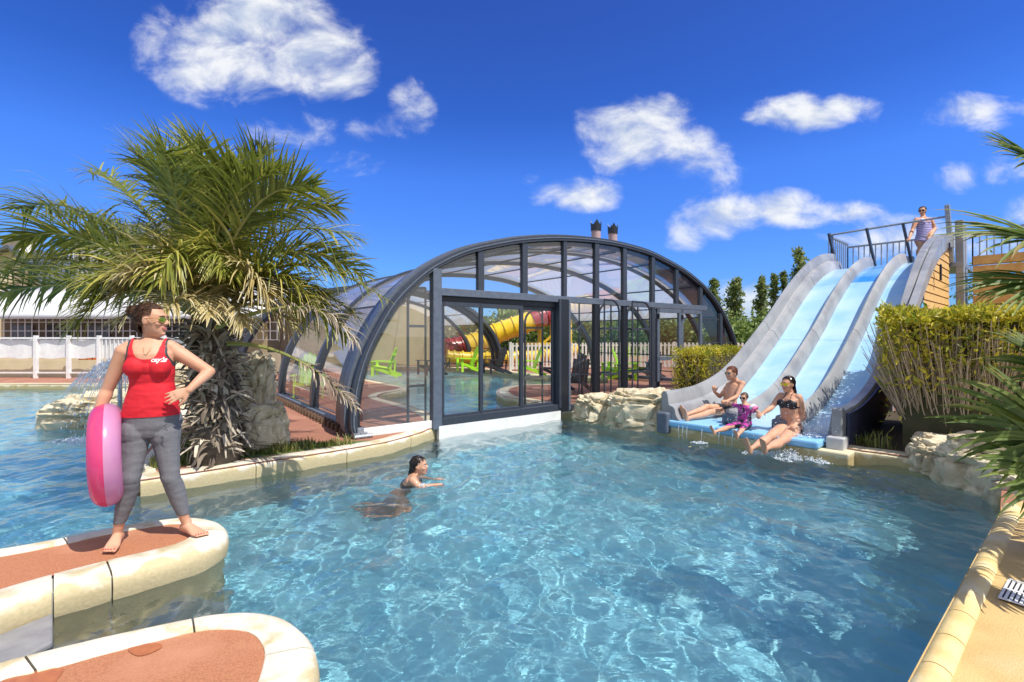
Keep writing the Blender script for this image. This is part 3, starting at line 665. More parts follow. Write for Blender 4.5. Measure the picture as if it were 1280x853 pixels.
GR='reclining garden chairs inside the enclosure'
def place(kind,px,py,rz,label,z=DZ,sc=1.0):
    src=cg if kind=='g' else cd
    c=src if kind not in used else copy_tree(src)
    used.add(kind); c.location=G(px,py,z+.01); c.rotation_euler.z=R(rz); tag(c,label,'chair',GR); c.scale=(sc,)*3; return c
place('d',719,492,150,'black slatted garden chair just right of the open door post',sc=.95)
place('g',583,464.5,115,'lime green garden chair before the last rib of the rear enclosure')
place('d',551,464,200,'black garden chair in the far left corner by the beige wall')
place('d',617,467,120,'black garden chair beside the foot of the triple arch')
place('g',660,468.5,100,'lime green garden chair standing in the gap before the white fence')
place('d',690,472,130,'black garden chair behind the right door leaf')
place('g',767,473,60,'lime green garden chair turned away behind the first hoop bar')
place('g',785,474,250,'lime green garden chair leaning back behind the second hoop bar')
place('d',808,472,120,'black garden chair right of the green chairs behind the second hoop bar')
place('g',478,470,90,'lime green garden chair in front of the beige wall by the left hoop bar')
place('d',536,468.5,130,'black garden chair half hidden by the corner post')
# chairs added on the left terrace in place of reflections in the panes
place('g',386,497,200,'lime green garden chair added for one reflected in the left panes of the enclosure')
place('d',362,492,160,'black garden chair added for one reflected in the side panes beside the palm')
# ================================================================== WATER SLIDES
SA=Vector((2.67,8.0,0)); SD=Vector((.753,.657,0)).normalized(); SE=Vector((.657,-.753,0)).normalized()
def Q(t,u,z): return SA+SD*t+SE*u+Vector((0,0,z))
_p=[(-.35,.70),(0,.70),(.45,.71),(.93,.75),(1.7,.91),(2.38,1.17),(3.13,1.55),(4.19,2.14),(5.14,2.74),(5.9,3.16),(6.51,3.45),(7.1,3.66),(7.7,3.82),(8.3,3.90),(8.7,3.92)]
WP=[(v.x,v.y) for v in smoothpts([(a,b,0) for a,b in _p],5)]
def bedz(t):
    for (a,c),(b,d) in zip(WP[:-1],WP[1:]):
        if a<=t<=b: z=c+(d-c)*(t-a)/(b-a); break
    else: z=WP[-1][1] if t>WP[-1][0] else WP[0][1]
    return z-.47
def slope(t): return math.atan2(bedz(t+.1)-bedz(t-.1),.2)
M['fg']=mat('grey fibreglass',(.31,.32,.33),.42,(.22,.23,.25),2.2,lo=.4,hi=.6,c3=(.40,.41,.42),s3=1.1,bump=.12,bscale=12,coat=.2)
M['fgl']=mat('pale grey fibreglass',(.50,.51,.52),.5,(.42,.43,.45),4)
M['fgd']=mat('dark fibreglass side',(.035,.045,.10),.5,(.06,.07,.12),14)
M['lane1']=mat('pale blue lane',(.34,.57,.77),.25,(.44,.64,.80),1.6,c3=(.26,.50,.76),s3=1.2,coat=.5)
M['lane2']=mat('mid blue lane',(.04,.25,.66),.22,(.24,.50,.78),1.3,lo=.42,hi=.62,coat=.5)
M['lanep']=mat('pale blue pad',(.22,.50,.80),.35,(.28,.56,.82),3)
slide=empty('water_slide',Q(4,1.2,0),'three lane water slide of pale blue beds between rounded grey walls','slide')
T0=.55
def sweep(name,sec,t0,t1,m,parent=slide,smooth=True,step=.12,close=True,norm=True):
    """sec: list of (u,h) or function of t; h measured perpendicular to the bed"""
    n=max(2,int((t1-t0)/step)); rings=[]
    for j in range(n+1):
        t=t0+(t1-t0)*j/n; s=slope(t) if norm else 0; q=sec(t) if callable(sec) else sec; z=bedz(t)
        rings.append([Q(t-math.sin(s)*h,u,z+math.cos(s)*h) for u,h in q])
    b=MB(); b.loft(rings,close=close); o=b.build(name,M[m],parent,smooth=smooth); o.modifiers.new('e','EDGE_SPLIT').split_angle=R(35); return o
def wallL(t):
    e=min(1,max(0,(t+.3)/1.0)); return [(.0,-.22),(-.03,.10),(-.03,.44),(.0,.47),(.05,.465),(.075,.42),(.10,.26+.0*e),(.13,.245),(.17,.235),(.20,.20),(.235,.06),(.26,-.0),(.26,-.06),(.1,-.2)]
def sep(u0,w):
    return lambda t:[(u0,-.08),(u0,.0),(u0+.02,.12),(u0+.05,.21),(u0+.09,.255),(u0+w/2,.27),(u0+w-.09,.255),(u0+w-.05,.21),(u0+w-.02,.12),(u0+w,0),(u0+w,-.08)]
segs=[(-.28,1.9),(1.9,3.9),(3.9,6.2),(6.2,8.5)]
for a,b_ in segs: sweep('side_wall',wallL,a+.006,b_-.006,'fg')
for u0 in (.81,1.53):
    for a,b_ in [(T0,1.9),(1.9,3.9),(3.9,6.2),(6.2,8.3)]: sweep('lane_divider',sep(u0,.205),a+.006,b_-.006,'fg')
for k,(u0,u1) in enumerate([(.22,.83),(1.00,1.55),(1.72,2.25)]):
    for a,b_ in [(.28,1.9),(1.9,3.9),(3.9,6.2),(6.2,8.6)]:
        sweep('lane',[(u0,.012),(u0,-.04),(u1,-.04),(u1,.012)],a+.004,b_-.004,'lane2' if (k==1 and a>6) or (k==2 and a>6.1 and False) else 'lane1')
# right hand wall, higher, with a dark outside face at the foot
def wallR(t):
    h=.38+.22*min(1,max(0,(t-3.5)/2.5)); return [(2.20,-.06),(2.20,0),(2.22,.12),(2.25,h-.05),(2.27,h),(2.38,h),(2.40,h-.03),(2.40,-.15),(2.3,-.2)]
for a,b_ in segs[:]: 
    a2=max(a,.15); sweep('side_wall',wallR,a2+.006,b_-.006,'fg')
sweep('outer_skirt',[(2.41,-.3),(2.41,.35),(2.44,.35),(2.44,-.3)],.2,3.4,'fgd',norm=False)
# square white and grey ends of the walls
b=MB(); b.box(Q(.06,2.35,.34),(.15,.12,.64),math.atan2(SD.y,SD.x)); b.build('wall_end',M['fg'],slide,bevel=.02)
b=MB(); b.box(Q(-.02,2.36,.16),(.22,.20,.28),math.atan2(SD.y,SD.x)); b.build('wall_end',M['fgl'],slide,bevel=.02)
b=MB(); b.box(Q(-.22,.04,.20),(.35,.20,.34),math.atan2(SD.y,SD.x)); b.build('wall_end',M['bluegrey'],slide,bevel=.03)
for u in (.915,1.635):
    b=MB(); b.box(Q(.38,u,.34),(.5,.20,.24),math.atan2(SD.y,SD.x)); b.build('divider_end',M['fg'],slide,bevel=.05)
    b=MB(); b.box(Q(.10,u,.33),(.10,.22,.16),math.atan2(SD.y,SD.x)); b.build('divider_plug',M['bluegrey'],slide,bevel=.03)
# run-out pads and base ledge
for u0,u1 in ((.1,.86),(.88,1.60),(1.62,2.24)):
    b=MB(); b.box(Q(.0,(u0+u1)/2,.20),(.66,u1-u0-.01,.10),math.atan2(SD.y,SD.x)); b.build('run_out_pad',M['lanep'],slide,bevel=.03)
b=MB(); b.box(Q(-.06,1.2,.02),(.45,2.7,.25),math.atan2(SD.y,SD.x)); b.build('base_ledge',M['kerbold'],slide,bevel=.02)
b=MB(); b.box(Q(3.7,1.2,.03),(6.6,2.1,.25),math.atan2(SD.y,SD.x)); b.build('foundation',M['linergrey'],slide)
for t in (2.6,4.2,6.0,8.2):
    for u in (.3,2.1):
        b=MB(); z=bedz(t)-.12; b.bar(Q(t,u,DZ),Q(t,u,z),.12,.12,up=SD); b.build('support_post',M['galv'],slide)
# ------------------------------------------------------------------ tower
tower=empty('slide_tower',Q(9.4,1.2,DZ),'wooden clad slide tower with grey posts, rails and a stair behind the fan palm','tower')
PZ=3.40; ang=math.atan2(SD.y,SD.x)
b=MB(); b.box(Q(9.55,1.25,PZ-.05),(1.9,2.9,.1),ang); b.build('platform',M['galv'],tower)
# cladding panel beside the right wall, curved top
pl=MB(); ts=np.linspace(5.2,8.45,22)
rows=[DZ+.3+i*.17 for i in range(22)]
def topz(t): 
    return bedz(t)+.34
for z in rows:
    for t0_,t1_ in zip(ts[:-1],ts[1:]):
        zz0=min(topz(t0_),topz(t1_))
        if z+.16<=zz0+.10: pl.add([Q(t0_,2.43,z),Q(t1_,2.43,z),Q(t1_,2.43,min(z+.16,topz(t1_)+.02)),Q(t0_,2.43,min(z+.16,topz(t0_)+.02)),Q(t0_,2.47,z+.004),Q(t1_,2.47,z+.004),Q(t1_,2.455,min(z+.16,topz(t1_)+.02)),Q(t0_,2.455,min(z+.16,topz(t0_)+.02))],[(4,5,6,7),(0,1,5,4),(3,2,6,7)])
pl.build('plank_cladding',M['wood'],tower)
def archrim():
    rings=[]
    for t in np.linspace(3.6,8.6,40):
        z=bedz(t)+.60; w=.14+.16*min(1,max(0,(t-4)/3)); s=slope(t)
        rings.append([Q(t,2.42,z+.03),Q(t,2.54,z+.03),Q(t+math.sin(s)*w,2.54,z-w*math.cos(s)),Q(t+math.sin(s)*w,2.42,z-w*math.cos(s))])
    b=MB(); b.loft(rings); return b.build('arch_rim',M['fg'],tower,smooth=False)
archrim()
b=MB(); b.box(Q(6.35,2.57,2.95),(.09,.03,.34),ang); b.build('gate_latch',M['slatedark'],tower); b=MB(); b.box(Q(7.55,2.57,3.66),(.05,.03,.16),ang); b.build('gate_latch',M['slatedark'],tower)
for (t,u,z1,w,lean) in ((8.75,2.62,4.42,.15,0.),(9.35,2.62,4.35,.12,0)):
    b=MB(); b.bar(Q(t-.0,u+.05,DZ),Q(t+lean,u,z1),w,.28,up=SD); b.build('tower_post',M['fg'],tower,bevel=.01)
b=MB(); b.bar(Q(8.55,2.5,PZ+.0),Q(8.35,2.44,PZ+1.38),.09,.22,up=SD); b.build('tower_post',M['galv'],tower,bevel=.01)
b=MB()
for i in range(19): b.bar(Q(8.80,2.56,DZ+.25+i*.17),Q(10.3,2.56,DZ+.25+i*.17),.03,.155)
b.build('plank_cladding',M['wood'],tower)
# stair behind the fan palm
st=empty('wooden_stair',P(1225,380,10.5),'orange brown wooden stair climbing to the slide platform behind the fan palm','stair')
for i in range(13):
    z=.55+i*.24; b=MB(); c=Q(9.35,3.55,z); b.box(c,(.9,1.25,.05),ang); b.build('tread',M['wood'],st)
    b=MB(); b.box(Q(8.86,3.32,z+.0),(.03,.95,.205),ang); b.build('riser',M['woodb'] if 'woodb' in M else M.setdefault('woodb',mat('amber planks',(.60,.38,.13),.6,(.48,.28,.08),6)),st)
for (t,u) in ((8.9,4.2),(9.8,4.2)):
    b=MB(); b.bar(Q(t,u,DZ),Q(t,u,3.55),.1,.16,up=SD); b.build('stair_post',M['white'],st)
b=MB()
for i in range(16): b.bar(Q(9.2,4.35,.4+i*.2),Q(9.2,4.95,.4+i*.2),.04,.17)
b.build('side_cladding',M['wood'],st)
# platform railing
rail=empty('platform_railing',Q(9.5,1.2,PZ),'grey steel bar railing round the top of the water slide','railing')
def railing(p,q,z0,z1,nb,parent,w=.022,top=.05,m='galv'):
    b=MB(); b.bar(p+Vector((0,0,z1)),q+Vector((0,0,z1)),top,top); b.bar(p+Vector((0,0,z0)),q+Vector((0,0,z0)),.04,.03)
    b.build('rail',M[m],parent); b=MB()
    for i in range(nb+1):
        c=p.lerp(q,i/nb); b.bar(c+Vector((0,0,z0)),c+Vector((0,0,z1)),w,w,up=(1,0,0))
    b.build('bars',M[m],parent)
z0=PZ+.08;z1=PZ+.95
railing(Q(10.45,-.12,0),Q(10.45,2.7,0),z0,z1,20,rail); railing(Q(8.6,-.12,0),Q(10.45,-.12,0),z0,z1+.1,9,rail); railing(Q(10.45,2.7,0),Q(9.4,4.4,0),z0,z1-.05,12,rail)
pt=[Q(8.45,-.05,PZ+1.05),Q(8.45,2.5,PZ+1.12)]
b=MB(); b.tube(pt,.028); b.build('front_bar',M['galv'],rail)
for u in (-.05,.83,1.60):
    b=MB(); b.bar(Q(8.75,u+.13,PZ-.05),Q(8.42,u-.02,PZ+1.1),.05,.13,up=SD); b.build('leaning_post',M['slate'],rail)
b=MB(); b.bar(Q(8.8,-.1,PZ-.1),Q(8.8,-.1,PZ+1.12),.05,.10,up=SD); b.build('leaning_post',M['slate'],rail)
b=MB(); b.box(Q(8.75,1.6,PZ+.16),(.2,.30,.2),ang); b.build('divider_cap',M['fg'],rail,bevel=.02)

# ================================================================== ROCKS
RG='cast boulders round the pool'
rock('boulder',(G(752,531,0)+Vector((.05,.28,.22))),(.47,.36,.30),3,M['rock'],rz=.3,label='smaller flat pale boulder directly beneath the hoop bars of the enclosure',cat='boulder',group=RG)
rock('boulder',(G(806,538,0)+Vector((.02,.32,.28))),(.60,.45,.40),8,M['rock'],rz=-.3,label='larger rounded pale boulder between the smaller one and the slide foot',cat='boulder',group=RG)
rock('boulder',Vector((5.28,4.98,.12)),(.50,.66,.42),5,M['rock'],rz=.6,label='broad pale boulder at the corner of the pool under the tall hedge',cat='boulder',group=RG)
rock('boulder',Vector((5.1,4.25,.05)),(.52,.55,.36),9,M['rock'],rz=.1,label='pale boulder behind the fan palm fronds at the right shore',cat='boulder',group=RG)
rock('boulder',Vector((-3.42,6.35,.72)),(.27,.30,.68),12,M['rock'],rz=.2,amp=.3,label='tall pale boulder leaning against the palm trunk beside the side panes',cat='boulder',group=RG)
rock('boulder',Vector((-3.18,6.15,.42)),(.30,.28,.33),14,M['rock'],rz=.5,label='small creased boulder at the foot of the tall one by the side track',cat='boulder',group=RG)
rock('boulder',G(300,545,DZ)+Vector((-.1,.15,.2)),(.30,.28,.35),16,M['rock'],rz=.9,label='shaded boulder behind the palm trunk on the turf',cat='boulder',group=RG)
rock('boulder',G(92,540,0)+Vector((-.15,1.1,.10)),(.95,.85,.47),18,M['rock'],rz=.1,label='low wide yellow boulder standing in the water behind the swim ring',cat='boulder',group=RG)
rock('boulder',G(168,525,0)+Vector((.2,1.0,.35)),(.60,.60,.85),21,M['rock'],rz=.4,label='upright boulder under the water jet behind the woman in red',cat='boulder',group=RG)
rock('boulder',Vector((5.02,5.62,.16)),(.30,.30,.26),25,M['rock'],rz=.9,label='low pale boulder joining the kerb end to the broad boulder',cat='boulder',group=RG)
# cornerstone mass behind right shore
# ================================================================== PLANTS
M['hleaf']=leafmat('hedge leaf',(.13,.19,.015),(.42,.41,.035),(.74,.63,.07),trans=.42)
M['twig']=mat('dry twig',(.38,.30,.21),.8,(.52,.43,.32),12)
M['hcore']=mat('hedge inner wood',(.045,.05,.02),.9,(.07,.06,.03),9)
def hedge(name,quad,z0,z1,nleaf,label,stems=200,bare=.5,size=.075,fringe=.06,sseed=1,cat='hedge',tonebias=0):
    rng=np.random.default_rng(sseed); root=empty(name,(quad[0]+quad[2])/2,label,cat); quad=[dv(q) for q in quad]
    ins=[q.lerp((quad[0]+quad[2])/2,.16) for q in quad]
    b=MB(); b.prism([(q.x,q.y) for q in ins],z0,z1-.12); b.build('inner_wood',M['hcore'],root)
    n=nleaf; pts=[];tone=[]
    A=[q for q in quad]
    def bil(u,v): return A[0]*(1-u)*(1-v)+A[1]*u*(1-v)+A[2]*u*v+A[3]*(1-u)*v
    while len(pts)<n:
        u,v=rng.random(2); r=rng.random()
        side=rng.random()<.62
        if side:
            e=abs(rng.normal())*.06; w=rng.integers(4); u,v=[(u,e),(1-e,v),(u,1-e),(e,v)][w]
            f=rng.random()**.75; z=z0+(z1-z0)*f
        else: z=z1-abs(rng.normal())*.05
        p=bil(u,v); nz=mnoise.noise(Vector((p.x*2.2,p.y*2.2,z*2.2)))
        if z<z0+(z1-z0)*(bare+.16*mnoise.noise(Vector((p.x*1.6,p.y*1.6,4.)))+.1*rng.normal()): 
            if rng.random()>.035: continue
        if nz<-.28 and rng.random()<.6: continue
        z+= .10*mnoise.noise(Vector((p.x*3,p.y*3,0)))*(z>z1-.3)+rng.random()*fringe*(rng.random()<.3)
        c=bil(.5,.5); o=(p-c); o.z=0; p=p+o.normalized()*rng.normal()*.035
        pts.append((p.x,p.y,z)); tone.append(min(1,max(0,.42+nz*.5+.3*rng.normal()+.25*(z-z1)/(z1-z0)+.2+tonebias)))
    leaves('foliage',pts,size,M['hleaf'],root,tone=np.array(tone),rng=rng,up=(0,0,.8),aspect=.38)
    b=MB()
    for i in range(stems):
        w=rng.integers(4); u,v=rng.random(2); e=abs(rng.normal())*.10; u,v=[(u,e),(1-e,v),(u,1-e),(e,v)][w]; p=bil(u,v); c=bil(.5,.5)
        base=p.lerp(c,.32)+Vector((0,0,z0)); h=(z1-z0)*(.55+.4*rng.random()); lean=Vector((rng.normal()*.10,rng.normal()*.10,0))
        top=p+lean+Vector((0,0,z0+h)); mid=base.lerp(top,.5)+Vector((rng.normal()*.04,rng.normal()*.04,0)); r=.0035+.004*rng.random()
        b.tube([base,mid,top],[r*1.3,r,r*.5],n=4,cap=False)
        if rng.random()<.55:
            q=mid+Vector((rng.normal()*.13,rng.normal()*.13,h*.35)); b.tube([mid,q],[r*.7,r*.4],n=3,cap=False)
    b.build('stems',M['twig'],root,recalc=False); return root
hb=G(1066,572,DZ)
hedge('tall_hedge',[Vector((4.62,6.0,0)),Vector((5.9,5.0,0)),Vector((8.4,6.6,0)),Vector((6.4,8.2,0))],DZ,1.88,15000,'tall clipped yellow green hedge on bare brown stems right of the slide',stems=3300,bare=.60,size=.085,sseed=5,tonebias=.1)
hedge('low_hedge',[Vector((3.15,9.5,0)),Vector((3.85,9.55,0)),Vector((5.9,11.6,0)),Vector((5.0,11.75,0))],DZ,1.30,8000,'low clipped green hedge between the enclosure and the slide',stems=500,bare=.35,size=.06,sseed=6)
M['hmulch']=mat('dark mulch',(.05,.035,.02),.95,(.08,.06,.03),30,bump=.6,bscale=50)  # mulch in its own dark brown, under the tall hedge
s=sheet('mulch_ground',[(4.3,6.62),(4.75,6.0),(5.2,5.7),(8.5,5.2),(8.5,9),(5.5,9.5),(4.5,7.2)],[],DZ+.004,M['hmulch']); tag(s,kind='structure')
# ------------------------------------------------------------------ far trees
M['poplar']=leafmat('poplar leaf',(.12,.17,.045),(.24,.29,.09),(.40,.42,.18),trans=.45)
M['bark']=mat('grey bark',(.14,.11,.08),.9,(.09,.07,.05),8)
M['farleaf']=leafmat('far tree leaf',(.08,.14,.025),(.17,.25,.05),(.30,.35,.09),trans=.35)
def tree(name,x,y,h,w,label,cat='tree',kind='poplar',seed=0,n=1500,group=None,leaf=.3,base=.15,z0=0.1):
    rng=np.random.default_rng(seed); root=empty(name,(x,y,z0),label,cat,group); o=Vector((x,y,z0)); b=MB()
    lean=rng.normal()*.03*h if kind=='poplar' else 0
    b.tube([o,o+Vector((lean*.4,0,h*.5)),o+Vector((lean,0,h*.95))],[h*.022,h*.014,.02],n=7); limbs=[]
    nl=26 if kind=='poplar' else 22
    for i in range(nl):
        f=base+(.95-base)*(i+.5)/nl; p=o+Vector((lean*f,0,h*f)); a=rng.random()*6.28
        if kind=='poplar': l=w*(1.15-f)*(.6+.6*rng.random())*(.5+min(1,(f-base)*4)); q=p+Vector((math.cos(a)*l,math.sin(a)*l,l*1.9))
        else: l=w*math.sqrt(max(.05,1-((f-.55)/.5)**2))*(.6+.5*rng.random()); q=p+Vector((math.cos(a)*l,math.sin(a)*l,l*.35))
        b.tube([p,q],[h*.006,.01],n=4,cap=False); limbs.append((p,q,l))
    b.build('trunk',M['bark'],root,recalc=False)
    pts=[];tn=[]
    while len(pts)<n:
        p,q,l=limbs[rng.integers(len(limbs))]; f=.25+.8*rng.random(); c=p.lerp(q,f); sg=(.10*w+.16*l)
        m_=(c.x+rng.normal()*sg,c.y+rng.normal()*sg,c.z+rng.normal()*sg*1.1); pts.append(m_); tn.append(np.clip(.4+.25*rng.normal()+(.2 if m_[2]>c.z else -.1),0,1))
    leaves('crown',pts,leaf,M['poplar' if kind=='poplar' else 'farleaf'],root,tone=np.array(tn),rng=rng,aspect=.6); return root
TG='poplars standing beyond the fence'
TL={}
def poplar(px,ytop,Y,w,label,seed,n=1400):
    p=P(px,ytop,Y); tree('poplar_tree',p.x,p.y,p.z-.1,w*.6,label,seed=seed,n=n,group=TG,leaf=.34)
poplar(893,348,48,1.1,'short poplar just right of the enclosure roof, half hidden by the arch',31)
poplar(917,349,48,1.3,'fuller poplar right of the enclosure arch with a leaning tip',32,1800)
poplar(951,345,50,1.0,'slim poplar midway between enclosure and slide',33)
poplar(969,342,52,.9,'narrow dense poplar touching the slide wall',34)
poplar(1003,310,50,1.7,'tall bushy poplar whose top shows above the slide wall',35,2200)
poplar(984,338,52,.9,'small poplar tip peeking over the slide wall',36)
poplar(627,375,44,.9,'leftmost dark poplar seen through the sliding door',37); poplar(641,372,44,1.0,'second dark poplar seen through the sliding door',38); poplar(655,376,44,.9,'third dark poplar seen through the sliding door',39); poplar(670,378,45,1.2,'fourth broader poplar seen through the sliding door',40); poplar(690,374,44,1.1,'dark poplar seen just left of the door post',41)
poplar(716,382,46,1.,'poplar seen right of the door post behind the tube slide',42)
def bush(px,ytop,Y,w,label,seed,n=1500,name='broadleaf_tree',leaf=.32):
    p=P(px,ytop,Y); tree(name,p.x,p.y,p.z-.1,w,label,kind='round',seed=seed,n=n,group='leafy trees beyond the fence',leaf=leaf,base=.08)
for i,(px,yt,Y,w,lb) in enumerate([(940,404,40,2.0,'round green tree low between enclosure and slide'),(915,409,38,1.8,'round green tree behind the right foot of the arch'),(968,402,42,2.0,'round green tree meeting the slide wall'),(1005,396,42,2.6,'round green tree hidden low behind the slide'),
   (870,408,38,2.2,'round tree seen through the casement doors'),(828,406,38,2.4,'round tree seen left of the casement doors'),(780,408,39,2.2,'round tree seen behind the second hoop bar'),(740,404,40,2.2,'round tree seen behind the first hoop bar'),(700,402,38,2.2,'round tree beyond the white fence right of the tube slide'),(660,404,38,2.4,'round tree under the yellow tube slide'),(615,408,38,2.4,'round tree behind the rear arches'),(575,409,38,2.4,'round tree at the back of the rear arches'),
   (1275,350,22,2.0,'bright green tree behind the fan palm'),(1240,372,22,1.6,'bright green shrub between the stair and the fan palm')]):
    bush(px,yt,Y,w,lb,60+i,n=1700 if Y<30 else 1500,leaf=.34 if Y>30 else .2)
# far wood line
wl=empty('distant_wood',(0,120,0)); 
rng=np.random.default_rng(5); pts=[];tn=[]
for i in range(16000):
    x=rng.uniform(-140,200); y=110+rng.random()*20; h=4.6+1.8*mnoise.noise(Vector((x*.08,1,0)))+1.2*mnoise.noise(Vector((x*.3,5,0))); pts.append((x,y,h*rng.random()**.6)); tn.append(rng.random())
COL.objects.unlink(wl); bpy.data.objects.remove(wl)
w_=leaves('distant_wood',pts,1.5,M['farleaf'],None,tone=np.array(tn),rng=rng,aspect=.8); tag(w_,'distant green wood along the horizon','wood',kind='stuff')

# ================================================================== FENCES
def slat_fence(name,p,q,z0,z1,pitch,label,group=None,sw=.085,rails=(.1,.9),post=2.2,m='fence',cat='fence'):
    p=dv(p);q=dv(q); L_=(q-p).length; d=(q-p).normalized(); root=empty(name,(p+q)/2,label,cat,group); n=int(L_/pitch); b=MB(); nn=Vector((-d.y,d.x,0))
    for i in range(n): c=p+d*(i+.5)*pitch; b.bar(c+Vector((0,0,z0+.06)),c+Vector((0,0,z1)),sw,.02,up=nn)
    b.build('slats',M[m],root)
    b=MB()
    for f in rails: z=z0+(z1-z0)*f; b.bar(p+nn*.03+Vector((0,0,z)),q+nn*.03+Vector((0,0,z)),.04,.06)
    b.build('rails',M[m],root); k=max(1,round(L_/post))
    for i in range(k+1): c=p.lerp(q,i/k); b=MB(); b.bar(c+nn*.05+Vector((0,0,z0)),c+nn*.05+Vector((0,0,z1+.04)),.10,.10,up=nn); b.build('post',M[m],root)
    return root
M['fence']=mat('cream picket paint',(.66,.63,.56),.6,(.58,.55,.49),5)
fa=P(637,445,18.8); fb=P(937,445,18.8+.0); fa=Vector((-.1,18.6,0)); fb=Vector((3.6,17.6,0)); fc=Vector((10.8,21.,0))
fa=Vector((-.05,19.6,0)); fb=Vector((5.0,21.5,0)); fc=Vector((11.5,20.5,0))
slat_fence('slat_fence',fa,fb,DZ,1.30,.17,'cream slatted fence seen through the sliding doors below the tube slide','cream slat fences')
slat_fence('slat_fence',fb,fc,DZ,1.30,.17,'cream slatted fence running behind the hoop bars to the slide','cream slat fences')
# ================================================================== TUBE SLIDE (yellow and red)
tb=empty('tube_slide',(2,27,0),'yellow and dark red tube slide winding beyond the cream fence','slide')
M['ty']=mat('yellow fibreglass',(.80,.55,.02),.3,(.72,.48,.02),3,coat=.3); M['tr']=mat('dark red fibreglass',(.34,.03,.035),.3,(.26,.02,.03),3,coat=.3)
def tubepath(pts,r,name='tube_section',mats=('ty','ty','tr','ty'),ring=True,k=8):
    sp=smoothpts(pts,k); n=len(sp); seg=max(2,n//max(1,len(mats)))
    for i,mm in enumerate(mats):
        a=i*seg; c=sp[a:min(n,a+seg+1)] if i<len(mats)-1 else sp[a:]
        if len(c)<2: continue
        b=MB(); b.tube(c,r,n=18,cap=False)
        for j in range(0,len(c)-1,2): 
            t=(c[j+1]-c[j]).normalized(); b.tube([c[j]-t*.04,c[j]+t*.04],r+.06,n=18)
        b.build(name,M[mm],tb,smooth=True).modifiers.new('e','EDGE_SPLIT').split_angle=R(40)
Yt=25.
tubepath([P(556,437,Yt-1),P(585,432,Yt-.5),P(620,417,Yt),P(665,401,Yt+.3),P(695,390,Yt+.8),P(735,380,Yt+1.5),P(770,370,Yt+3)],.52,mats=('tr','ty','ty','tr','ty','tr'))
tubepath([P(560,446,Yt-2.4),P(600,448,Yt-2),P(640,447,Yt-2),P(690,443,Yt-1),P(720,436,Yt)],.27,mats=('ty','ty','ty'))
for px,y in ((675,398),(690,394),(712,386),(745,378)):
    b=MB(); p=P(px,y,Yt+1); b.tube([Vector((p.x,p.y,0)),p],.13); b.build('support_post',M['ty'],tb)
b=MB(); b.bar(P(645,430,Yt+.6),P(705,430,Yt+.6),.15,.15); b.bar(P(678,430,Yt+.6),P(708,404,Yt+.6),.13,.13); b.build('brace',M['ty'],tb)
# ================================================================== CHIMNEYS
for px,yt,yb,lb in ((745,276,298,'left of two crown topped pinkish chimneys on the enclosure roof'),(766,280,301,'right of two crown topped pinkish chimneys on the enclosure roof')):
    p=P(px,yb,10.9+(px-745)*.03); rel=Vector((p.x,p.y,0))-EL; ss,nn_=rel.dot(ED),rel.dot(EN); zb=arc_z(ss,.14)-.03; top=P(px,yt+7,p.y).z; r=.105; root=empty('chimney',(p.x,p.y,zb),lb,'chimney','crown topped chimneys')
    b=MB(); b.tube([(p.x,p.y,zb),(p.x,p.y,top-.03)],r,n=20); b.build('stack',mat('pink render',(.42,.30,.30),.7,(.36,.25,.25),6),root,smooth=True).modifiers.new('e','EDGE_SPLIT').split_angle=R(40)
    b=MB(); vs=[];fs=[]; nn=20
    for k in range(nn):
        a=2*math.pi*k/nn; h=.17 if k%5==0 else (.10 if k%5 in(1,4) else .06)
        for rr,zz in ((r+.012,-.08),(r+.02,h)): vs.append((p.x+rr*math.cos(a),p.y+rr*math.sin(a),top+zz-.03))
    for k in range(nn): a=2*k;c=2*((k+1)%nn); fs.append((a,c,c+1,a+1))
    b.add(vs,fs); o=b.build('crown_cap',M['slatedark'],root); sm=o.modifiers.new('s','SOLIDIFY'); sm.thickness=.012
# ================================================================== BUILDINGS
def bwall(name,p,q,z0,z1,label,m='beige',th=.25,cat='wall'):
    p=dv(p);q=dv(q); b=MB(); b.bar(p+Vector((0,0,(z0+z1)/2)),q+Vector((0,0,(z0+z1)/2)),th,z1-z0); return tag(b.build(name,M[m]),label,cat)
bwall('garden_wall',Vector((-11.3,19.6,0)),Vector((-3.9,24.6,0)),0,3.25,'beige rendered wall behind the left side of the enclosure')
# bar with awning
bar=empty('bar_building',(-15,19,0),'beige bar building under a white awning roof behind the woman in red','building')
def blk(name,c,sz,m,parent,rz=0,bev=0): b=MB(); b.box(c,sz,rz); return b.build(name,M[m],parent,bevel=bev)
YB=18.6
blk('wall',(-15.2,YB+2.4,1.5),(14,.3,3.0),'beige',bar)
blk('low_wall',(-15.2,YB,.5),(12.4,.2,.9),'cream' if 'cream' in M else M.setdefault('cream',mat('cream render',(.66,.58,.38),.8,(.6,.52,.33),3)) and 'cream',bar)
b=MB(); z1=P(0,361,YB+2.5).z; z0=P(0,392,YB-.4).z
rings=[]
for i in range(25):
    x=-21.6+i*.5*1.0; sag=.05*math.sin(i*1.3); rings.append([Vector((x,YB+2.4,z1+.1)),Vector((x,YB+.9,(z1+z0)/2+.12+sag*.4)),Vector((x,YB-.4,z0+sag*.2)),Vector((x,YB-.42,z0-.22+abs(sag)*.3)),Vector((x,YB-.35,z0-.2)),Vector((x,YB+2.3,z1))])
b.loft(rings); b.build('awning',mat('white canvas',(.78,.78,.80),.7,(.70,.71,.74),.9,trans=.25),bar,smooth=True)
M['darkin']=mat('brown interior',(.16,.12,.08),.8,(.11,.09,.07),1.6)
blk('back_wall',(-15.2,YB+1.6,1.7),(12.2,.1,1.7),'darkin',bar)
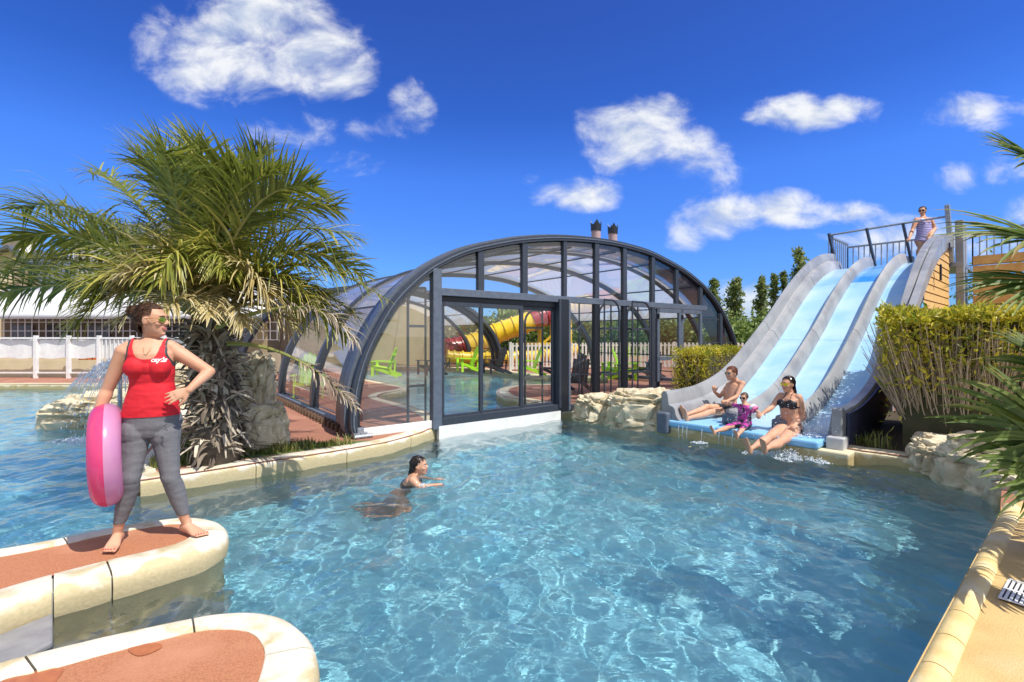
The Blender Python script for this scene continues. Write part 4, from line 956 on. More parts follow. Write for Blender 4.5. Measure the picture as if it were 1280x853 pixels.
for i,x in enumerate((-20.5,-19.,-17.3,-14.2,-13.0)):
    b=MB(); b.box((x,YB+1.5,1.65),(.9,.05,.8)); b.build('window',M['slatedark'] if i%2 else M['bluegrey'],bar)
b=MB(); za=P(0,425,YB).z; zb=P(0,392,YB).z
for i in range(47): x=-21.2+i*.27; b.box((x,YB-.1,(za+zb)/2),(.02,.02,zb-za))
for j in range(4): b.box((-15.2,YB-.1,za+(zb-za)*j/3.),(12.4,.02,.02))
b.build('window_lattice',M['white'],bar)
# canvas windbreak & white posts
wb=empty('windbreak_fence',(-15,16.4,0),'white post fence hung with white canvas below the bar windows','fence')
YF=16.3
zt_=P(0,424,YF).z; zm=P(0,448,YF).z; zl=P(0,459,YF).z; zb_=P(0,468,YF).z
rings=[]
for i in range(60):
    x=-19+i*.145; r_=.025*math.sin(i*1.1)+.015*math.sin(i*.47); rings.append([Vector((x,YF+.05+r_,zm-.02*math.sin(i*.9))),Vector((x,YF+.05+r_*.5,zt_-.02)),Vector((x,YF+.07+r_*.5,zt_-.02)),Vector((x,YF+.07+r_,zm-.02*math.sin(i*.9)))])
b=MB(); b.loft([r[:2] for r in rings],close=False,cap=False); b.build('canvas',M['white'],wb,smooth=True,recalc=False)
for px in (-60,45,86,124,165,205):
    p=P(px,440,YF); b=MB(); b.bar((p.x,YF,DZ),(p.x,YF,zt_+.12),.10,.10,up=(0,1,0)); b.build('post',M['white'],wb)
b=MB(); b.bar((-19,YF,zt_+.03),(-10.8,YF,zt_+.03),.05,.06); b.bar((-19,YF,zb_+.05),(-10.8,YF,zb_+.05),.05,.05); b.build('rail',M['white'],wb)
b=MB()
for i in range(14): x=P(124,440,YF).x+.1+i*.14; b.bar((x,YF,DZ+.05),(x,YF,zt_),.035,.02,up=(0,1,0))
b.build('slats',M['white'],wb)
b=MB(); b.box((-17,YF+.5,.45),(7,.1,.6)); tag(b.build('counter_front',M['cream']),'cream low bar counter behind the white fence','counter')
bn=empty('litter_bin',P(113,455,17.2),'orange slatted wooden litter bin with dark lid behind the white fence','bin'); c=P(113,455,17.2)
b=MB()
for k in range(14):
    a=2*math.pi*k/14; b.box((c.x+.30*math.cos(a),c.y+.30*math.sin(a),.55),(.02,.115,.62),a)
b.build('slats',mat('orange wood',(.50,.15,.03),.6,(.4,.11,.02),10),bn)
b=MB(); b.tube([(c.x,c.y,.2),(c.x,c.y,.86)],.27,n=20); b.build('liner',M['slatedark'],bn); b=MB(); b.tube([(c.x,c.y,.92),(c.x,c.y,.98),(c.x,c.y,1.02)],[.34,.34,.2],n=20); b.build('lid',M['slatedark'],bn)
# gabled house
M['greyr']=mat('grey render',(.42,.40,.38),.8,(.36,.34,.33),2); M['tile']=mat('slate roof',(.10,.11,.13),.6,(.07,.08,.095),8,stretch=(1,1,6))
hs=empty('gabled_house',P(15,380,34),'cream gabled house with slate roof and brown chimney at the left edge','house')
Yh=34; a_=P(-75,345,Yh); bb_=P(48,345,Yh); ap=P(18,312,Yh)
b=MB(); poly=[(a_.x,0),(bb_.x+.3,0),(bb_.x+.3,P(0,352,Yh).z),(ap.x,ap.z),(a_.x,P(0,352,Yh).z)]
b.add([(x,Yh,z) for x,z in poly]+[(x,Yh+9,z) for x,z in poly],[tuple(range(5)),tuple(range(5,10))]+[(i,(i+1)%5,5+(i+1)%5,5+i) for i in range(5)]); b.build('wall',M['cream'],hs)
b=MB(); 
for s0,s1 in ((poly[3],poly[2]),(poly[3],poly[4])):
    d=Vector((s1[0]-s0[0],0,s1[1]-s0[1])); e=Vector((s0[0],Yh-.5,s0[1]+.02)); f=e+d*1.12; 
    b.add([e,f,f+Vector((0,10,0)),e+Vector((0,10,0)),e+Vector((0,0,.22)),f+Vector((0,0,.22)),f+Vector((0,10,.22)),e+Vector((0,10,.22))],[(0,1,2,3),(4,5,6,7),(0,1,5,4),(1,2,6,5),(2,3,7,6),(3,0,4,7)])
b.build('roof',M['tile'],hs)
p=P(21,303,Yh+3); b=MB(); b.box((p.x,Yh+3,p.z-.9),(1.25,.9,2.6)); b.build('chimney',mat('brown stack',(.26,.22,.16),.8,(.2,.17,.12),5),hs)
sd=empty('satellite_dish',P(36,309,Yh-.6),'white satellite dish on the gable of the cream house','dish'); p=P(36,309,Yh-.6)
b=MB(); rings=[]
Dm=Vector((.3,-1,.35)).to_track_quat('Z','Y').to_matrix()
for i in range(7):
    r_=.55*i/6; rings.append([p+Dm@Vector((r_*math.cos(a*math.pi/8),r_*math.sin(a*math.pi/8),.35*(r_*r_))) for a in range(16)])
b.loft(rings,cap=False); b.build('reflector',M['white'],sd,smooth=True).modifiers.new('s','SOLIDIFY').thickness=.03
b=MB(); b.tube([p+Vector((0,.1,0)),p+Vector((0,.6,-1.0))],.04); b.tube([p-Vector((0,0,.5)),p+Vector((.15,-.5,.1))],.03); b.build('arm',M['galv'],sd)
# tall grey house behind the palm
th=empty('grey_house',P(150,380,24),'tall grey rendered house with a slate roof behind the palm','house'); Yg=24
x0=P(94,0,Yg).x; x1=P(200,0,Yg).x; zt1=P(0,272,Yg).z; zt2=P(0,292,Yg).z
b=MB(); b.box(((x0+x1)/2,Yg+3,zt2/2),(x1-x0,6,zt2)); b.build('wall',M['greyr'],th)
b=MB(); b.add([(x0+.2,Yg-.2,zt2),(x1+.3,Yg-.2,zt2),(x1+.3,Yg+6.2,zt2),(x0+.2,Yg+6.2,zt2),(x0+1.2,Yg+2.5,zt1+.3),(x1-.8,Yg+2.5,zt1+.3)],[(0,1,5,4),(1,2,5),(2,3,4,5),(3,0,4),(0,1,2,3)]); b.build('roof',M['tile'],th)
b=MB(); b.box((x0-.1,Yg+.2,zt2/2),(.12,.12,zt2)); b.build('downpipe',mat('brown pipe',(.14,.06,.05),.5),th)
an=empty('tv_antenna',P(88,320,Yg),'thin white aerial beside the tall grey house','aerial'); p=P(88,320,Yg)
b=MB(); b.tube([P(92,345,Yg),P(92,305,Yg)],.025); b.build('mast',M['white'],an)
b=MB(); b.tube([P(97,314,Yg),P(88,316,Yg),P(86,324,Yg)],.025); b.tube([P(96,311,Yg),P(88,312,Yg)],.02); b.build('dipole',M['white'],an)
# floor grate beside the right coping
gr=empty('drain_grate',G(1268,744,DZ+.01),'white slotted drain grate set in the ochre paving','grate')
c=[G(1262,726,DZ+.01),G(1300,737,DZ+.01),G(1283,765,DZ+.01),G(1249,749,DZ+.01)]
d1=(c[1]-c[0]);d2=(c[3]-c[0]); b=MB(); b.add([c[0],c[1],c[0]+d1+d2,c[3]],[(0,1,2,3)]); b.build('slots',M['slatedark'],gr)
b=MB()
for i in range(7): a=c[0]+d1*(i/6); b.bar(a+Vector((0,0,.005)),a+d2+Vector((0,0,.005)),.012,.004)
for i in (0,2,4): a=c[0]+d2*(i/4.); b.bar(a+Vector((0,0,.009)),a+d1+Vector((0,0,.009)),.016,.004)
b.build('grid',M['white'],gr)
# ================================================================== PALMS
M['pleaf']=leafmat('palm leaflet',(.075,.11,.015),(.25,.28,.045),(.58,.50,.11),trans=.38,rough=.4)
M['pdry']=leafmat('dry palm leaflet',(.30,.22,.06),(.48,.38,.15),(.62,.54,.32),trans=.3,rough=.6)
M['pgrey']=leafmat('grey dead palm strap',(.11,.08,.055),(.36,.30,.22),(.64,.56,.44),trans=.05,rough=.7)
M['rach']=mat('leaf stalk',(.20,.22,.05),.5,(.30,.27,.08),8)
M['ptrunk']=mat('palm trunk fibre',(.10,.08,.06),.9,(.17,.14,.11),12,bump=.6,bscale=30)
WIND=Vector((-.10,.0,0))
def bez(a,c,e,t): return a*(1-t)**2+c*2*t*(1-t)+e*t*t
def frond(name,a,c,e,parent,leaf=.5,nleaf=62,dry=0,t0=.16,tw=0,seed=0,droop=.5,m='pleaf',w=.021,vee=.35,broken=False,label=None):
    rng=np.random.default_rng(seed); b=MB(); n=18; pts=[bez(a,c,e,i/n) for i in range(n+1)]
    b.cur=0; b.tube(pts,[.022*(1-i/n)+.004 for i in range(n+1)],n=5); nf=len(b.f)
    V=[];Fc=[];tone=[0.3]*nf; base=len(b.v)
    for k in range(nleaf):
        t=t0+(1-t0)*(k+.5)/nleaf
        for sd in (-1,1):
            tt=min(.999,max(0,t+rng.normal()*.006)); p=bez(a,c,e,tt); d=(bez(a,c,e,min(1,tt+.01))-bez(a,c,e,max(0,tt-.01))).normalized()
            side=d.cross(Vector((0,0,1)))
            if side.length<.05: side=Vector((1,0,0))
            side.normalize(); up=side.cross(d)
            if tw: Qm=Matrix.Rotation(tw,3,d); side=Qm@side; up=Qm@up
            L_=leaf*(.35+.65*math.sin(math.pi*min(1,(.12+.80*(tt-t0)/(1-t0)))))*(.8+.4*rng.random())
            if tt>.93: L_*=.8
            fw=.55+.55*tt
            q=(d*fw+side*sd*(1.0-.35*tt)+up*(vee+.25*rng.normal())+Vector(rng.normal(size=3)*.16)).normalized()
            wd=w*(.7+.6*rng.random()); pr=p.copy(); ax=(q.cross(up)).normalized()
            ns=4; g=droop*(.6+.8*rng.random())*(1.6 if rng.random()<.15 else 1); strip=[]
            for j in range(ns+1):
                f=j/ns; ww=wd*(1-f**2.2)*.5+.0015
                strip.append((pr+ax*ww,pr-ax*ww))
                q=(q+Vector((0,0,-1))*g*.28*(f+.25)+WIND*.3).normalized(); pr=pr+q*L_/ns
                
            bi=len(V)
            for s_ in strip: V+= [tuple(s_[0]),tuple(s_[1])]
            tn=np.clip(.32+.16*rng.normal()+dry*.45+(.35 if rng.random()<.10+.25*dry else 0),0,1)
            for j in range(ns): Fc.append([base+bi+2*j,base+bi+2*j+1,base+bi+2*j+3,base+bi+2*j+2]); tone.append(min(1,tn+.22*(j==ns-1)*(rng.random()<.5)))
    b.v+=V; b.f+=Fc; b.m+=[1]*len(Fc)
    o=b.build(name,[M['rach'],M[m]],parent,recalc=False); set_tone(o,tone)
    if label: o['label']=label
    return o
palm=empty('feather_palm',G(262,580,DZ),'wind swept feather palm with shaggy grey trunk and yellowing fronds on the turf bed','palm')
PY=5.45; PC=P(262,405,PY)
def FP(x,y,dy=0): return P(x,y,PY+dy)
FR=[ # control, end, leaf length, dryness, twist
 ((205,235,.2),(168,188,.2),.52,0,.3),((215,215,-.3),(205,190,-1.0),.50,0,0),((235,215,.3),(262,212,.7),.55,0,.5),((262,205,-.2),(300,212,-.4),.55,0,-.2),((285,210,.4),(352,218,.6),.55,0,.4),
 ((300,215,-.3),(392,235,-.5),.55,.1,-.4),((310,235,.3),(420,262,.6),.52,.1,.3),((325,245,.1),(448,300,.2),.52,.2,.2),((330,265,.5),(455,345,.9),.5,.2,.4),((345,280,.1),(478,372,.1),.5,.35,0),
 ((345,300,.1),(452,402,.2),.5,.5,.3),((330,300,-.1),(400,388,-.2),.5,.5,0),((300,290,-.2),(335,375,-.4),.48,.6,0),
 ((120,225,.2),(22,262,.3),.55,.05,.2),((105,262,-.3),(28,300,-.5),.52,.15,0),((150,265,.5),(60,262,.9),.52,.1,.3),((110,300,.4),(-30,352,.5),.5,.1,0),((120,330,-.2),(-20,372,-.4),.5,.15,.3),((150,320,-.5),(95,408,-.9),.5,.3,.3),
 ((180,290,-.5),(115,365,-.8),.52,.5,0),((200,280,-.5),(150,370,-.8),.5,.55,.2),((225,260,-.6),(200,350,-.9),.45,.5,0),((262,262,-.3),(280,340,-.5),.45,.5,.3),((130,250,.1),(70,330,.2),.55,.1,.2),((320,300,.2),(430,420,.2),.5,.3,.2),((90,300,.1),(10,330,.1),.5,.2,.1),((250,230,-.4),(350,215,-.6),.5,0,.3),
 ((180,225,.7),(110,215,1.4),.5,0,0),((250,215,1.0),(230,200,1.9),.5,0,0),((310,230,1.0),(360,240,1.8),.5,.0,0),((340,270,1.0),(430,320,1.7),.5,.1,0),((200,250,1.0),(120,290,1.8),.5,.1,0),
 ((262,215,.0),(240,178,.1),.50,0,.8),((290,225,.2),(330,190,.1),.5,0,.6),((230,240,0),(190,205,-.3),.5,0,.9)]
for i,(c,e,lf,dr,tw) in enumerate(FR):
    a=PC+Vector((RNG.normal()*.07,RNG.normal()*.07,.05)); frond('frond',a,FP(*c),FP(*e),palm,leaf=lf*1.12,dry=dr,tw=tw+RNG.normal()*.45,seed=100+i,nleaf=76,droop=(.55 if c[1]<232 and 160<e[0]<400 else .95)+.5*dr,m='pleaf' if dr<.55 else 'pdry')
for i,(c,e,lf) in enumerate([((205,345,-.4),(150,400,-.8),.42),((230,350,-.6),(205,392,-1.0),.4),((290,350,-.2),(305,408,-.4),.4),((315,350,-.1),(372,412,-.2),.45),((335,330,.0),(440,395,.1),.45),((190,335,.2),(105,372,.3),.45),((250,340,-.4),(262,395,-.6),.38),((215,325,-.6),(150,345,-1.1),.42)]):
    frond('dry_frond',PC+Vector((0,0,-.05)),FP(*c),FP(*e),palm,leaf=lf,dry=.7,seed=150+i,nleaf=46,droop=.9,m='pdry',label='straw coloured drying frond')
# the broken grey frond hanging to the right over the glass
frond('dead_frond',FP(285,430,-.2),FP(370,425,-.5),FP(447,512,-.55),palm,leaf=.22,nleaf=46,t0=.55,seed=171,droop=1.3,m='pgrey',w=.022,label='bare grey dead frond hanging in front of the glass')
frond('dead_frond',FP(270,410,-.3),FP(400,350,-.4),FP(445,430,-.5),palm,leaf=.32,nleaf=34,t0=.35,seed=172,droop=1.5,m='pgrey',w=.02,label='grey dead frond drooping by the portal arch')
# trunk with a shaggy skirt of old stalks
base=G(262,580,DZ)+Vector((0,.12,0)); b=MB(); b.tube([base+Vector((0,0,-.05)),base+Vector((.02,0,.5)),base+Vector((0,0,1.0)),PC+Vector((0,0,.05))],[.25,.20,.17,.12],n=14); b.build('trunk',M['ptrunk'],palm,smooth=True)
def strap_skirt():
    rng=np.random.default_rng(77); b=MB(); tone=[]
    for k in range(900):
        a=rng.random()*2*math.pi; z=DZ+.03+1.55*rng.random()**.85; r=.20+.03*rng.normal()-.05*(z-DZ)/1.5; tx=.03+.03*rng.random()
        p=base.lerp(Vector((PC.x,PC.y,base.z)),(z-DZ)/1.6); p.z=z; o=Vector((math.cos(a),math.sin(a),0)); p=p+o*r*.8
        up=rng.random()<.62; L_=.14+.26*rng.random()**1.3; q=(o*(.45 if up else .6)+Vector((0,0,.9 if up else -.35))+Vector(rng.normal(size=3)*.25)).normalized()
        ax=q.cross(Vector((0,0,1))).normalized(); ax=(ax+Vector(rng.normal(size=3)*.35)).normalized(); w=(.016+.022*rng.random())*(1 if k%3 else 1.5); ns=6; pr=p.copy(); strip=[]
        for j in range(ns+1):
            f=j/ns; ww=w*(1-f**1.8*.85); 
            if pr.z<DZ+.01: pr.z=DZ+.01
            strip.append([pr+ax*ww+q.cross(ax)*ww*.25,pr,pr-ax*ww+q.cross(ax)*ww*.25]); q=(q+Vector((0,0,-1))*(.22 if up else .26)+Vector(rng.normal(size=3)*.13)).normalized(); pr=pr+q*L_/ns
        bi=len(b.v)
        for s_ in strip: b.v+=[tuple(x) for x in s_]
        tn=np.clip(.45+.28*rng.normal(),0,1)
        for j in range(ns):
            for h in (0,1): b.f.append([bi+3*j+h,bi+3*j+h+1,bi+3*j+h+4,bi+3*j+h+3]); b.m.append(0); tone.append(tn)
    o=b.build('old_stalk_skirt',M['pgrey'],palm,smooth=False,recalc=False); set_tone(o,tone); sm=o.modifiers.new('s','SOLIDIFY'); sm.thickness=.006
strap_skirt()
# turf bed with taller tufts
def tufts(name,poly,n,h,label,seed=0,m=None,dens=None):
    rng=np.random.default_rng(seed); poly=[dv(p) for p in poly]; xs=[p.x for p in poly];ys=[p.y for p in poly]; V=[];Fc=[];tn=[]
    def ins(x,y):
        c=False; j=len(poly)-1
        for i in range(len(poly)):
            if (poly[i].y>y)!=(poly[j].y>y) and x<(poly[j].x-poly[i].x)*(y-poly[i].y)/(poly[j].y-poly[i].y)+poly[i].x: c=not c
            j=i
        return c
    k=0
    while k<n:
        x=rng.uniform(min(xs),max(xs)); y=rng.uniform(min(ys),max(ys))
        if not ins(x,y): continue
        cl=mnoise.noise(Vector((x*3.1,y*3.1,1)))
        if cl<-.35: continue
        k+=1; hh=h*(.35+.9*rng.random())*(1+cl*1.2); a=rng.random()*6.28; d=Vector((math.cos(a),math.sin(a),0)); l=d*hh*(.2+.5*rng.random()); w=.004+.004*rng.random(); ax=Vector((-d.y,d.x,0))*w
        p=Vector((x,y,DZ)); bi=len(V); V+=[tuple(p-ax),tuple(p+ax),tuple(p+l*.35+ax*.8+Vector((0,0,hh*.6))),tuple(p+l*.35-ax*.8+Vector((0,0,hh*.6))),tuple(p+l+Vector((0,0,hh)))]
        Fc+=[[bi,bi+1,bi+2,bi+3],[bi+3,bi+2,bi+4]]; t=np.clip(.5+cl*.6+.25*rng.normal(),0,1); tn+=[t,t]
    o=mobj(name,V,Fc,m or M['gleaf']); set_tone(o,tn); return tag(o,label,'grass',kind='stuff')
M['gleaf']=leafmat('grass blade',(.07,.12,.02),(.20,.25,.05),(.40,.36,.14),trans=.3)
bedp=[G(x,y,DZ) for x,y in [(505,545),(470,551),(400,561),(330,571),(240,581),(190,588),(182,583),(205,562),(225,545),(280,535),(330,545),(352,556),(385,554),(440,552)]]
s=sheet('bed_soil',[dv(p) for p in bedp[1:]],[],DZ+.004,M['turf']); tag(s,kind='structure')
bt=[G(x,y,DZ) for x,y in [(445,556),(400,560),(330,570.5),(240,580.5),(192,587),(186,583),(205,562),(225,545),(280,538),(330,545),(352,556),(385,555)]]
tufts('bed_grass',bt,7500,.085,'short uneven grass along the kerb under the feather palm',3)
tufts('reed_tufts',[(4.35,6.65),(4.7,6.1),(4.95,5.95),(4.8,6.5)],160,.16,'sparse green shoots at the foot of the tall hedge',4)
# ------------------------------------------------------------------ fan palm on the right
M['fleaf']=leafmat('fan palm segment',(.06,.11,.02),(.17,.24,.04),(.38,.27,.10),trans=.35,rough=.6)
fan=empty('fan_palm',Vector((3.50,3.05,DZ)),'fan palm with brown tipped fronds leaning into view at the right edge','palm')
def fanleaf(hub,axis,nrm,Rr,parent,seed,dry=.3,n=38,spread=2.5):
    rng=np.random.default_rng(seed); axis=axis.normalized(); nrm=(nrm-axis*nrm.dot(axis)).normalized(); side=nrm.cross(axis); V=[];Fc=[];tn=[]
    for k in range(n):
        a=(k/(n-1)-.5)*spread+rng.normal()*.02; d=axis*math.cos(a)+side*math.sin(a)+nrm*rng.normal()*.05; L_=Rr*(.78+.22*math.cos(a))*(.85+.25*rng.random()); w=.020*Rr/.55*(.8+.4*rng.random()); ax=(-axis*math.sin(a)+side*math.cos(a)); q=d.normalized(); pr=hub.copy(); bi=len(V); ns=7; dr=.12+.3*rng.random()
        for j in range(ns+1):
            f=j/ns; ww=w*(f*2.0 if f<.45 else .9*(1-(f-.45)/.55)**.8)+.0012; fold=nrm*ww*.5
            V+=[tuple(pr+ax*ww+fold),tuple(pr),tuple(pr-ax*ww+fold)]; q=(q+Vector((0,0,-1))*dr*f*f*.9+Vector(rng.normal(size=3)*.03)).normalized(); pr=pr+q*L_/ns
        t0_=np.clip(.3+.2*rng.normal(),0,.6)
        for j in range(ns):
            for h in (0,1): Fc.append([bi+3*j+h,bi+3*j+h+1,bi+3*j+h+4,bi+3*j+h+3]); tn.append(np.clip(t0_+(dry*1.6*max(0,j/ns-.45) if rng.random()<.9 else 0),0,1))
    o=mobj('fan_leaf',V,Fc,M['fleaf'],parent); set_tone(o,tn); return o
def stalk(p,q): 
    b=MB(); m=(p+q)/2+Vector((0,0,.12)); b.tube([bez(p,m,q,i/8) for i in range(9)],[.016]*9,n=6); b.build('leaf_stalk',M['rach'],fan)
fb_=Vector((3.62,3.1,DZ)); b=MB(); b.tube([fb_,fb_+Vector((0,0,1.0)),fb_+Vector((-.02,0,1.75))],[.17,.15,.13],n=12); b.build('trunk',M['ptrunk'],fan,smooth=True)
top=fb_+Vector((0,0,1.65))
for (px,py,Y,ax,nr,Rr,sd,dr,sp) in [(1312,300,2.9,(-1,-.1,.10),(0,-.55,1),.60,1,.75,2.5),(1317,352,2.75,(-1,.1,-.12),(0,-.5,1),.48,2,.5,2.3),(1300,205,2.7,(-.9,-.2,.35),(.1,-.7,.7),.36,3,.6,2.3),
    (1326,550,2.7,(-1,.0,.05),(0,-.9,.6),.62,4,.25,2.6),(1345,600,2.6,(-.9,-.2,-.1),(0,-.9,.6),.55,5,.2,2.4),(1345,480,3.2,(-1,.2,.5),(.2,-.8,.6),.55,6,.3,2.4)]:
    h=P(px,py,Y); fanleaf(h,Vector(ax),Vector(nr),Rr,fan,200+sd,dr,spread=sp); stalk(top if py<480 else fb_+Vector((0,0,.8)),h)
for i in range(12):
    a=-1.9+i*.42; el=.55*math.sin(i*2.1)+.25; d=Vector((math.cos(a),math.sin(a),el)); h=top+d.normalized()*.62
    if (h.x/h.y)<1.12 and h.y>0: continue
    fanleaf(h,d,Vector((0,0,1)),.58,fan,230+i,.3,n=30); stalk(top,h)
# ================================================================== PEOPLE
def skinmat(name,c,c2):
    m=mat(name,c,.55,c2,9,lo=.35,hi=.65,bump=.08,bscale=120,sub=.08,spec=.35); return m
M['skin']=skinmat('fair skin',(.55,.285,.175),(.60,.33,.215)); M['skinw']=skinmat('wet skin',(.55,.29,.18),(.61,.34,.225)); M['skinw'].node_tree.nodes['Principled BSDF'].inputs['Coat Weight'].default_value=.25
M['hairb']=mat('dark brown hair',(.045,.022,.012),.6,(.10,.045,.022),30,stretch=(3,3,1),spec=.25); M['hairk']=mat('wet black hair',(.012,.008,.008),.22,(.03,.018,.014),30)
M['hairr']=mat('ginger brown hair',(.16,.045,.02),.5,(.10,.03,.015),40); M['hairf']=mat('light brown hair',(.13,.07,.035),.5,(.08,.045,.02),40)
M['lip']=mat('lips',(.50,.14,.12),.4); M['eyew']=mat('eye white',(.75,.72,.68),.3); M['iris']=mat('iris',(.03,.02,.015),.2); M['teeth']=mat('teeth',(.8,.78,.72),.3)
M['nail']=mat('red nail varnish',(.45,.02,.06),.3)
M['redshirt']=mat('red cotton jersey',(.62,.010,.022),.75,(.55,.008,.018),4,bump=.25,bscale=30)
M['legging']=mat('heather grey legging',(.135,.135,.148),.85,(.175,.175,.19),200,lo=.42,hi=.58,bump=.25,bscale=26)
M['strapk']=mat('dark grey strap',(.03,.04,.045),.6); M['bikini']=mat('dark dotted bikini cloth',(.012,.012,.018),.5,(.10,.10,.12),120,lo=.6,hi=.68)
M['trunks']=mat('black swim shorts',(.015,.016,.022),.5,(.03,.03,.04),10)
def jsmooth(obj,iters=3,fac=.5):
    bm=bmesh.new(); bm.from_mesh(obj.data)
    for _ in range(iters): bmesh.ops.smooth_vert(bm,verts=bm.verts,factor=fac,use_axis_x=True,use_axis_y=True,use_axis_z=True)
    bm.to_mesh(obj.data); bm.free()
def remesh(b,name,voxel,iters=3):
    o=b.build('tmp_'+name,M['skin']); md=o.modifiers.new('r','REMESH'); md.mode='VOXEL'; md.voxel_size=voxel; md.use_smooth_shade=True
    dg=bpy.context.evaluated_depsgraph_get(); dg.update(); me=bpy.data.meshes.new_from_object(o.evaluated_get(dg)); me.name=name
    bpy.data.objects.remove(o); o=bpy.data.objects.new(name,me); jsmooth(o,iters); me.polygons.foreach_set('use_smooth',[True]*len(me.polygons)); return o
def ringE(c,r,f,a,bf,bb=None,n=20,p=2.3):
    """superellipse ring; a half width along r, bf depth to the front f, bb to the back"""
    bb=bb if bb is not None else bf; out=[]
    for k in range(n):
        t=2*math.pi*k/n; x=math.copysign(abs(math.cos(t))**(2/p),math.cos(t))*a; y=math.sin(t); yy=math.copysign(abs(y)**(2/p),y)*(bf if y>0 else bb)
        out.append(Vector(c)+Vector(r)*x+Vector(f)*yy)
    return out
def limb(b,pts,rad,n=14,k=5):
    pts=[Vector(p) for p in pts]; sp=[]; rr=[]
    for i in range(len(pts)-1):
        for j in range(k): t=j/k; sp.append(pts[i].lerp(pts[i+1],t)); rr.append(rad[i]+(rad[i+1]-rad[i])*t)
    sp.append(pts[-1]); rr.append(rad[-1])
    b.tube(sp,rr,n=n); b.ball(pts[0],rad[0],nu=12,nv=8); b.ball(pts[-1],rad[-1],nu=12,nv=8)
def seg(p,q,t): return Vector(p).lerp(Vector(q),t)
def perp(d,u):
    d=Vector(d).normalized(); u=Vector(u); return (u-d*u.dot(d)).normalized()
def arm(b,sh,el,wr,s,w=1.0,fat=1.0):
    d1=(el-sh); d2=(wr-el); f=fat*s
    limb(b,[sh,seg(sh,el,.25),seg(sh,el,.6),el],[.052*f,.049*f,.043*f,.036*f]); limb(b,[el,seg(el,wr,.22),seg(el,wr,.6),wr],[.037*f,.040*f,.033*f,.024*f])
def hand(b,wr,d,nrm,s,curl=.3,thumb=1,spread=.12):
    """d: finger direction; nrm: back of the hand; thumb=+1/-1 side"""
    d=Vector(d).normalized(); nrm=perp(d,nrm); sd=d.cross(nrm)*thumb
    L_=.085*s; b.loft([ringE(wr+d*x*s,sd,nrm,a*s,t*s,n=12) for x,a,t in ((-.02,.024,.019),(.01,.028,.018),(.04,.038,.016),(.075,.042,.014),(.09,.038,.012))])
    for i,(o_,l) in enumerate(((.031,.068),(.011,.078),(-.010,.072),(-.030,.056))):
        p=wr+d*.082*s+sd*o_*s; q=(d+sd*spread*(o_/.03)).normalized(); pts=[p-q*.02*s,p]; c=0
        for j,f in enumerate((.45,.32,.23)):
            c+=curl*(.9 if j else .6); qq=(q*math.cos(c)-nrm*math.sin(c)); p=p+qq*l*f*s; pts.append(p)
        limb(b,pts,[.0095*s,.0092*s,.0088*s,.008*s,.0068*s],n=8,k=2)
    p=wr+d*.02*s+sd*.025*s; q=(d*.65+sd*.75-nrm*.15).normalized(); p1=p+q*.04*s; q2=(d*.85+sd*.35-nrm*(.2+curl*.4)).normalized(); p2=p1+q2*.032*s; p3=p2+(q2-nrm*curl*.3).normalized()*.026*s
    limb(b,[p,p1,p2,p3],[.014*s,.012*s,.010*s,.008*s],n=8,k=2)
def leg(b,hp,kn,an,s,fat=1.0,kf=None):
    f=s*fat; back=perp(an-hp,-(Vector(kf) if kf is not None else Vector((0,-1,0))))
    limb(b,[hp,seg(hp,kn,.18),seg(hp,kn,.5),seg(hp,kn,.82),kn],[.088*f,.087*f,.072*f,.060*f,.056*s])
    limb(b,[kn,seg(kn,an,.25)+back*.012*s,seg(kn,an,.5)+back*.008*s,seg(kn,an,.8),an],[.053*s,.056*f,.050*f,.034*s,.030*s])
def foot(b,an,d,up,s,side=1):
    """d: toe direction, up: instep"""
    d=Vector(d).normalized(); up=perp(d,up); r=d.cross(up); c=an-up*.045*s
    b.loft([ringE(c+d*x*s+up*z*s,r,up,a*s,t*s,n=14) for x,z,a,t in ((-.055,-.005,.020,.018),(-.045,0,.030,.03),(-.01,.008,.032,.04),(.04,.0,.034,.034),(.09,-.010,.042,.024),(.125,-.018,.045,.015),(.145,-.02,.042,.011))])
    for i,(o_,l,rr) in enumerate(((.030,.052,.0135),(.010,.046,.0095),(-.006,.040,.009),(-.021,.034,.0085),(-.034,.027,.008))):
        p=c+d*.135*s+r*side*o_*s-up*.020*s; limb(b,[p,p+d*l*.5*s+up*.002*s,p+d*l*s-up*.003*s],[rr*s,rr*s,rr*.85*s],n=8,k=2)
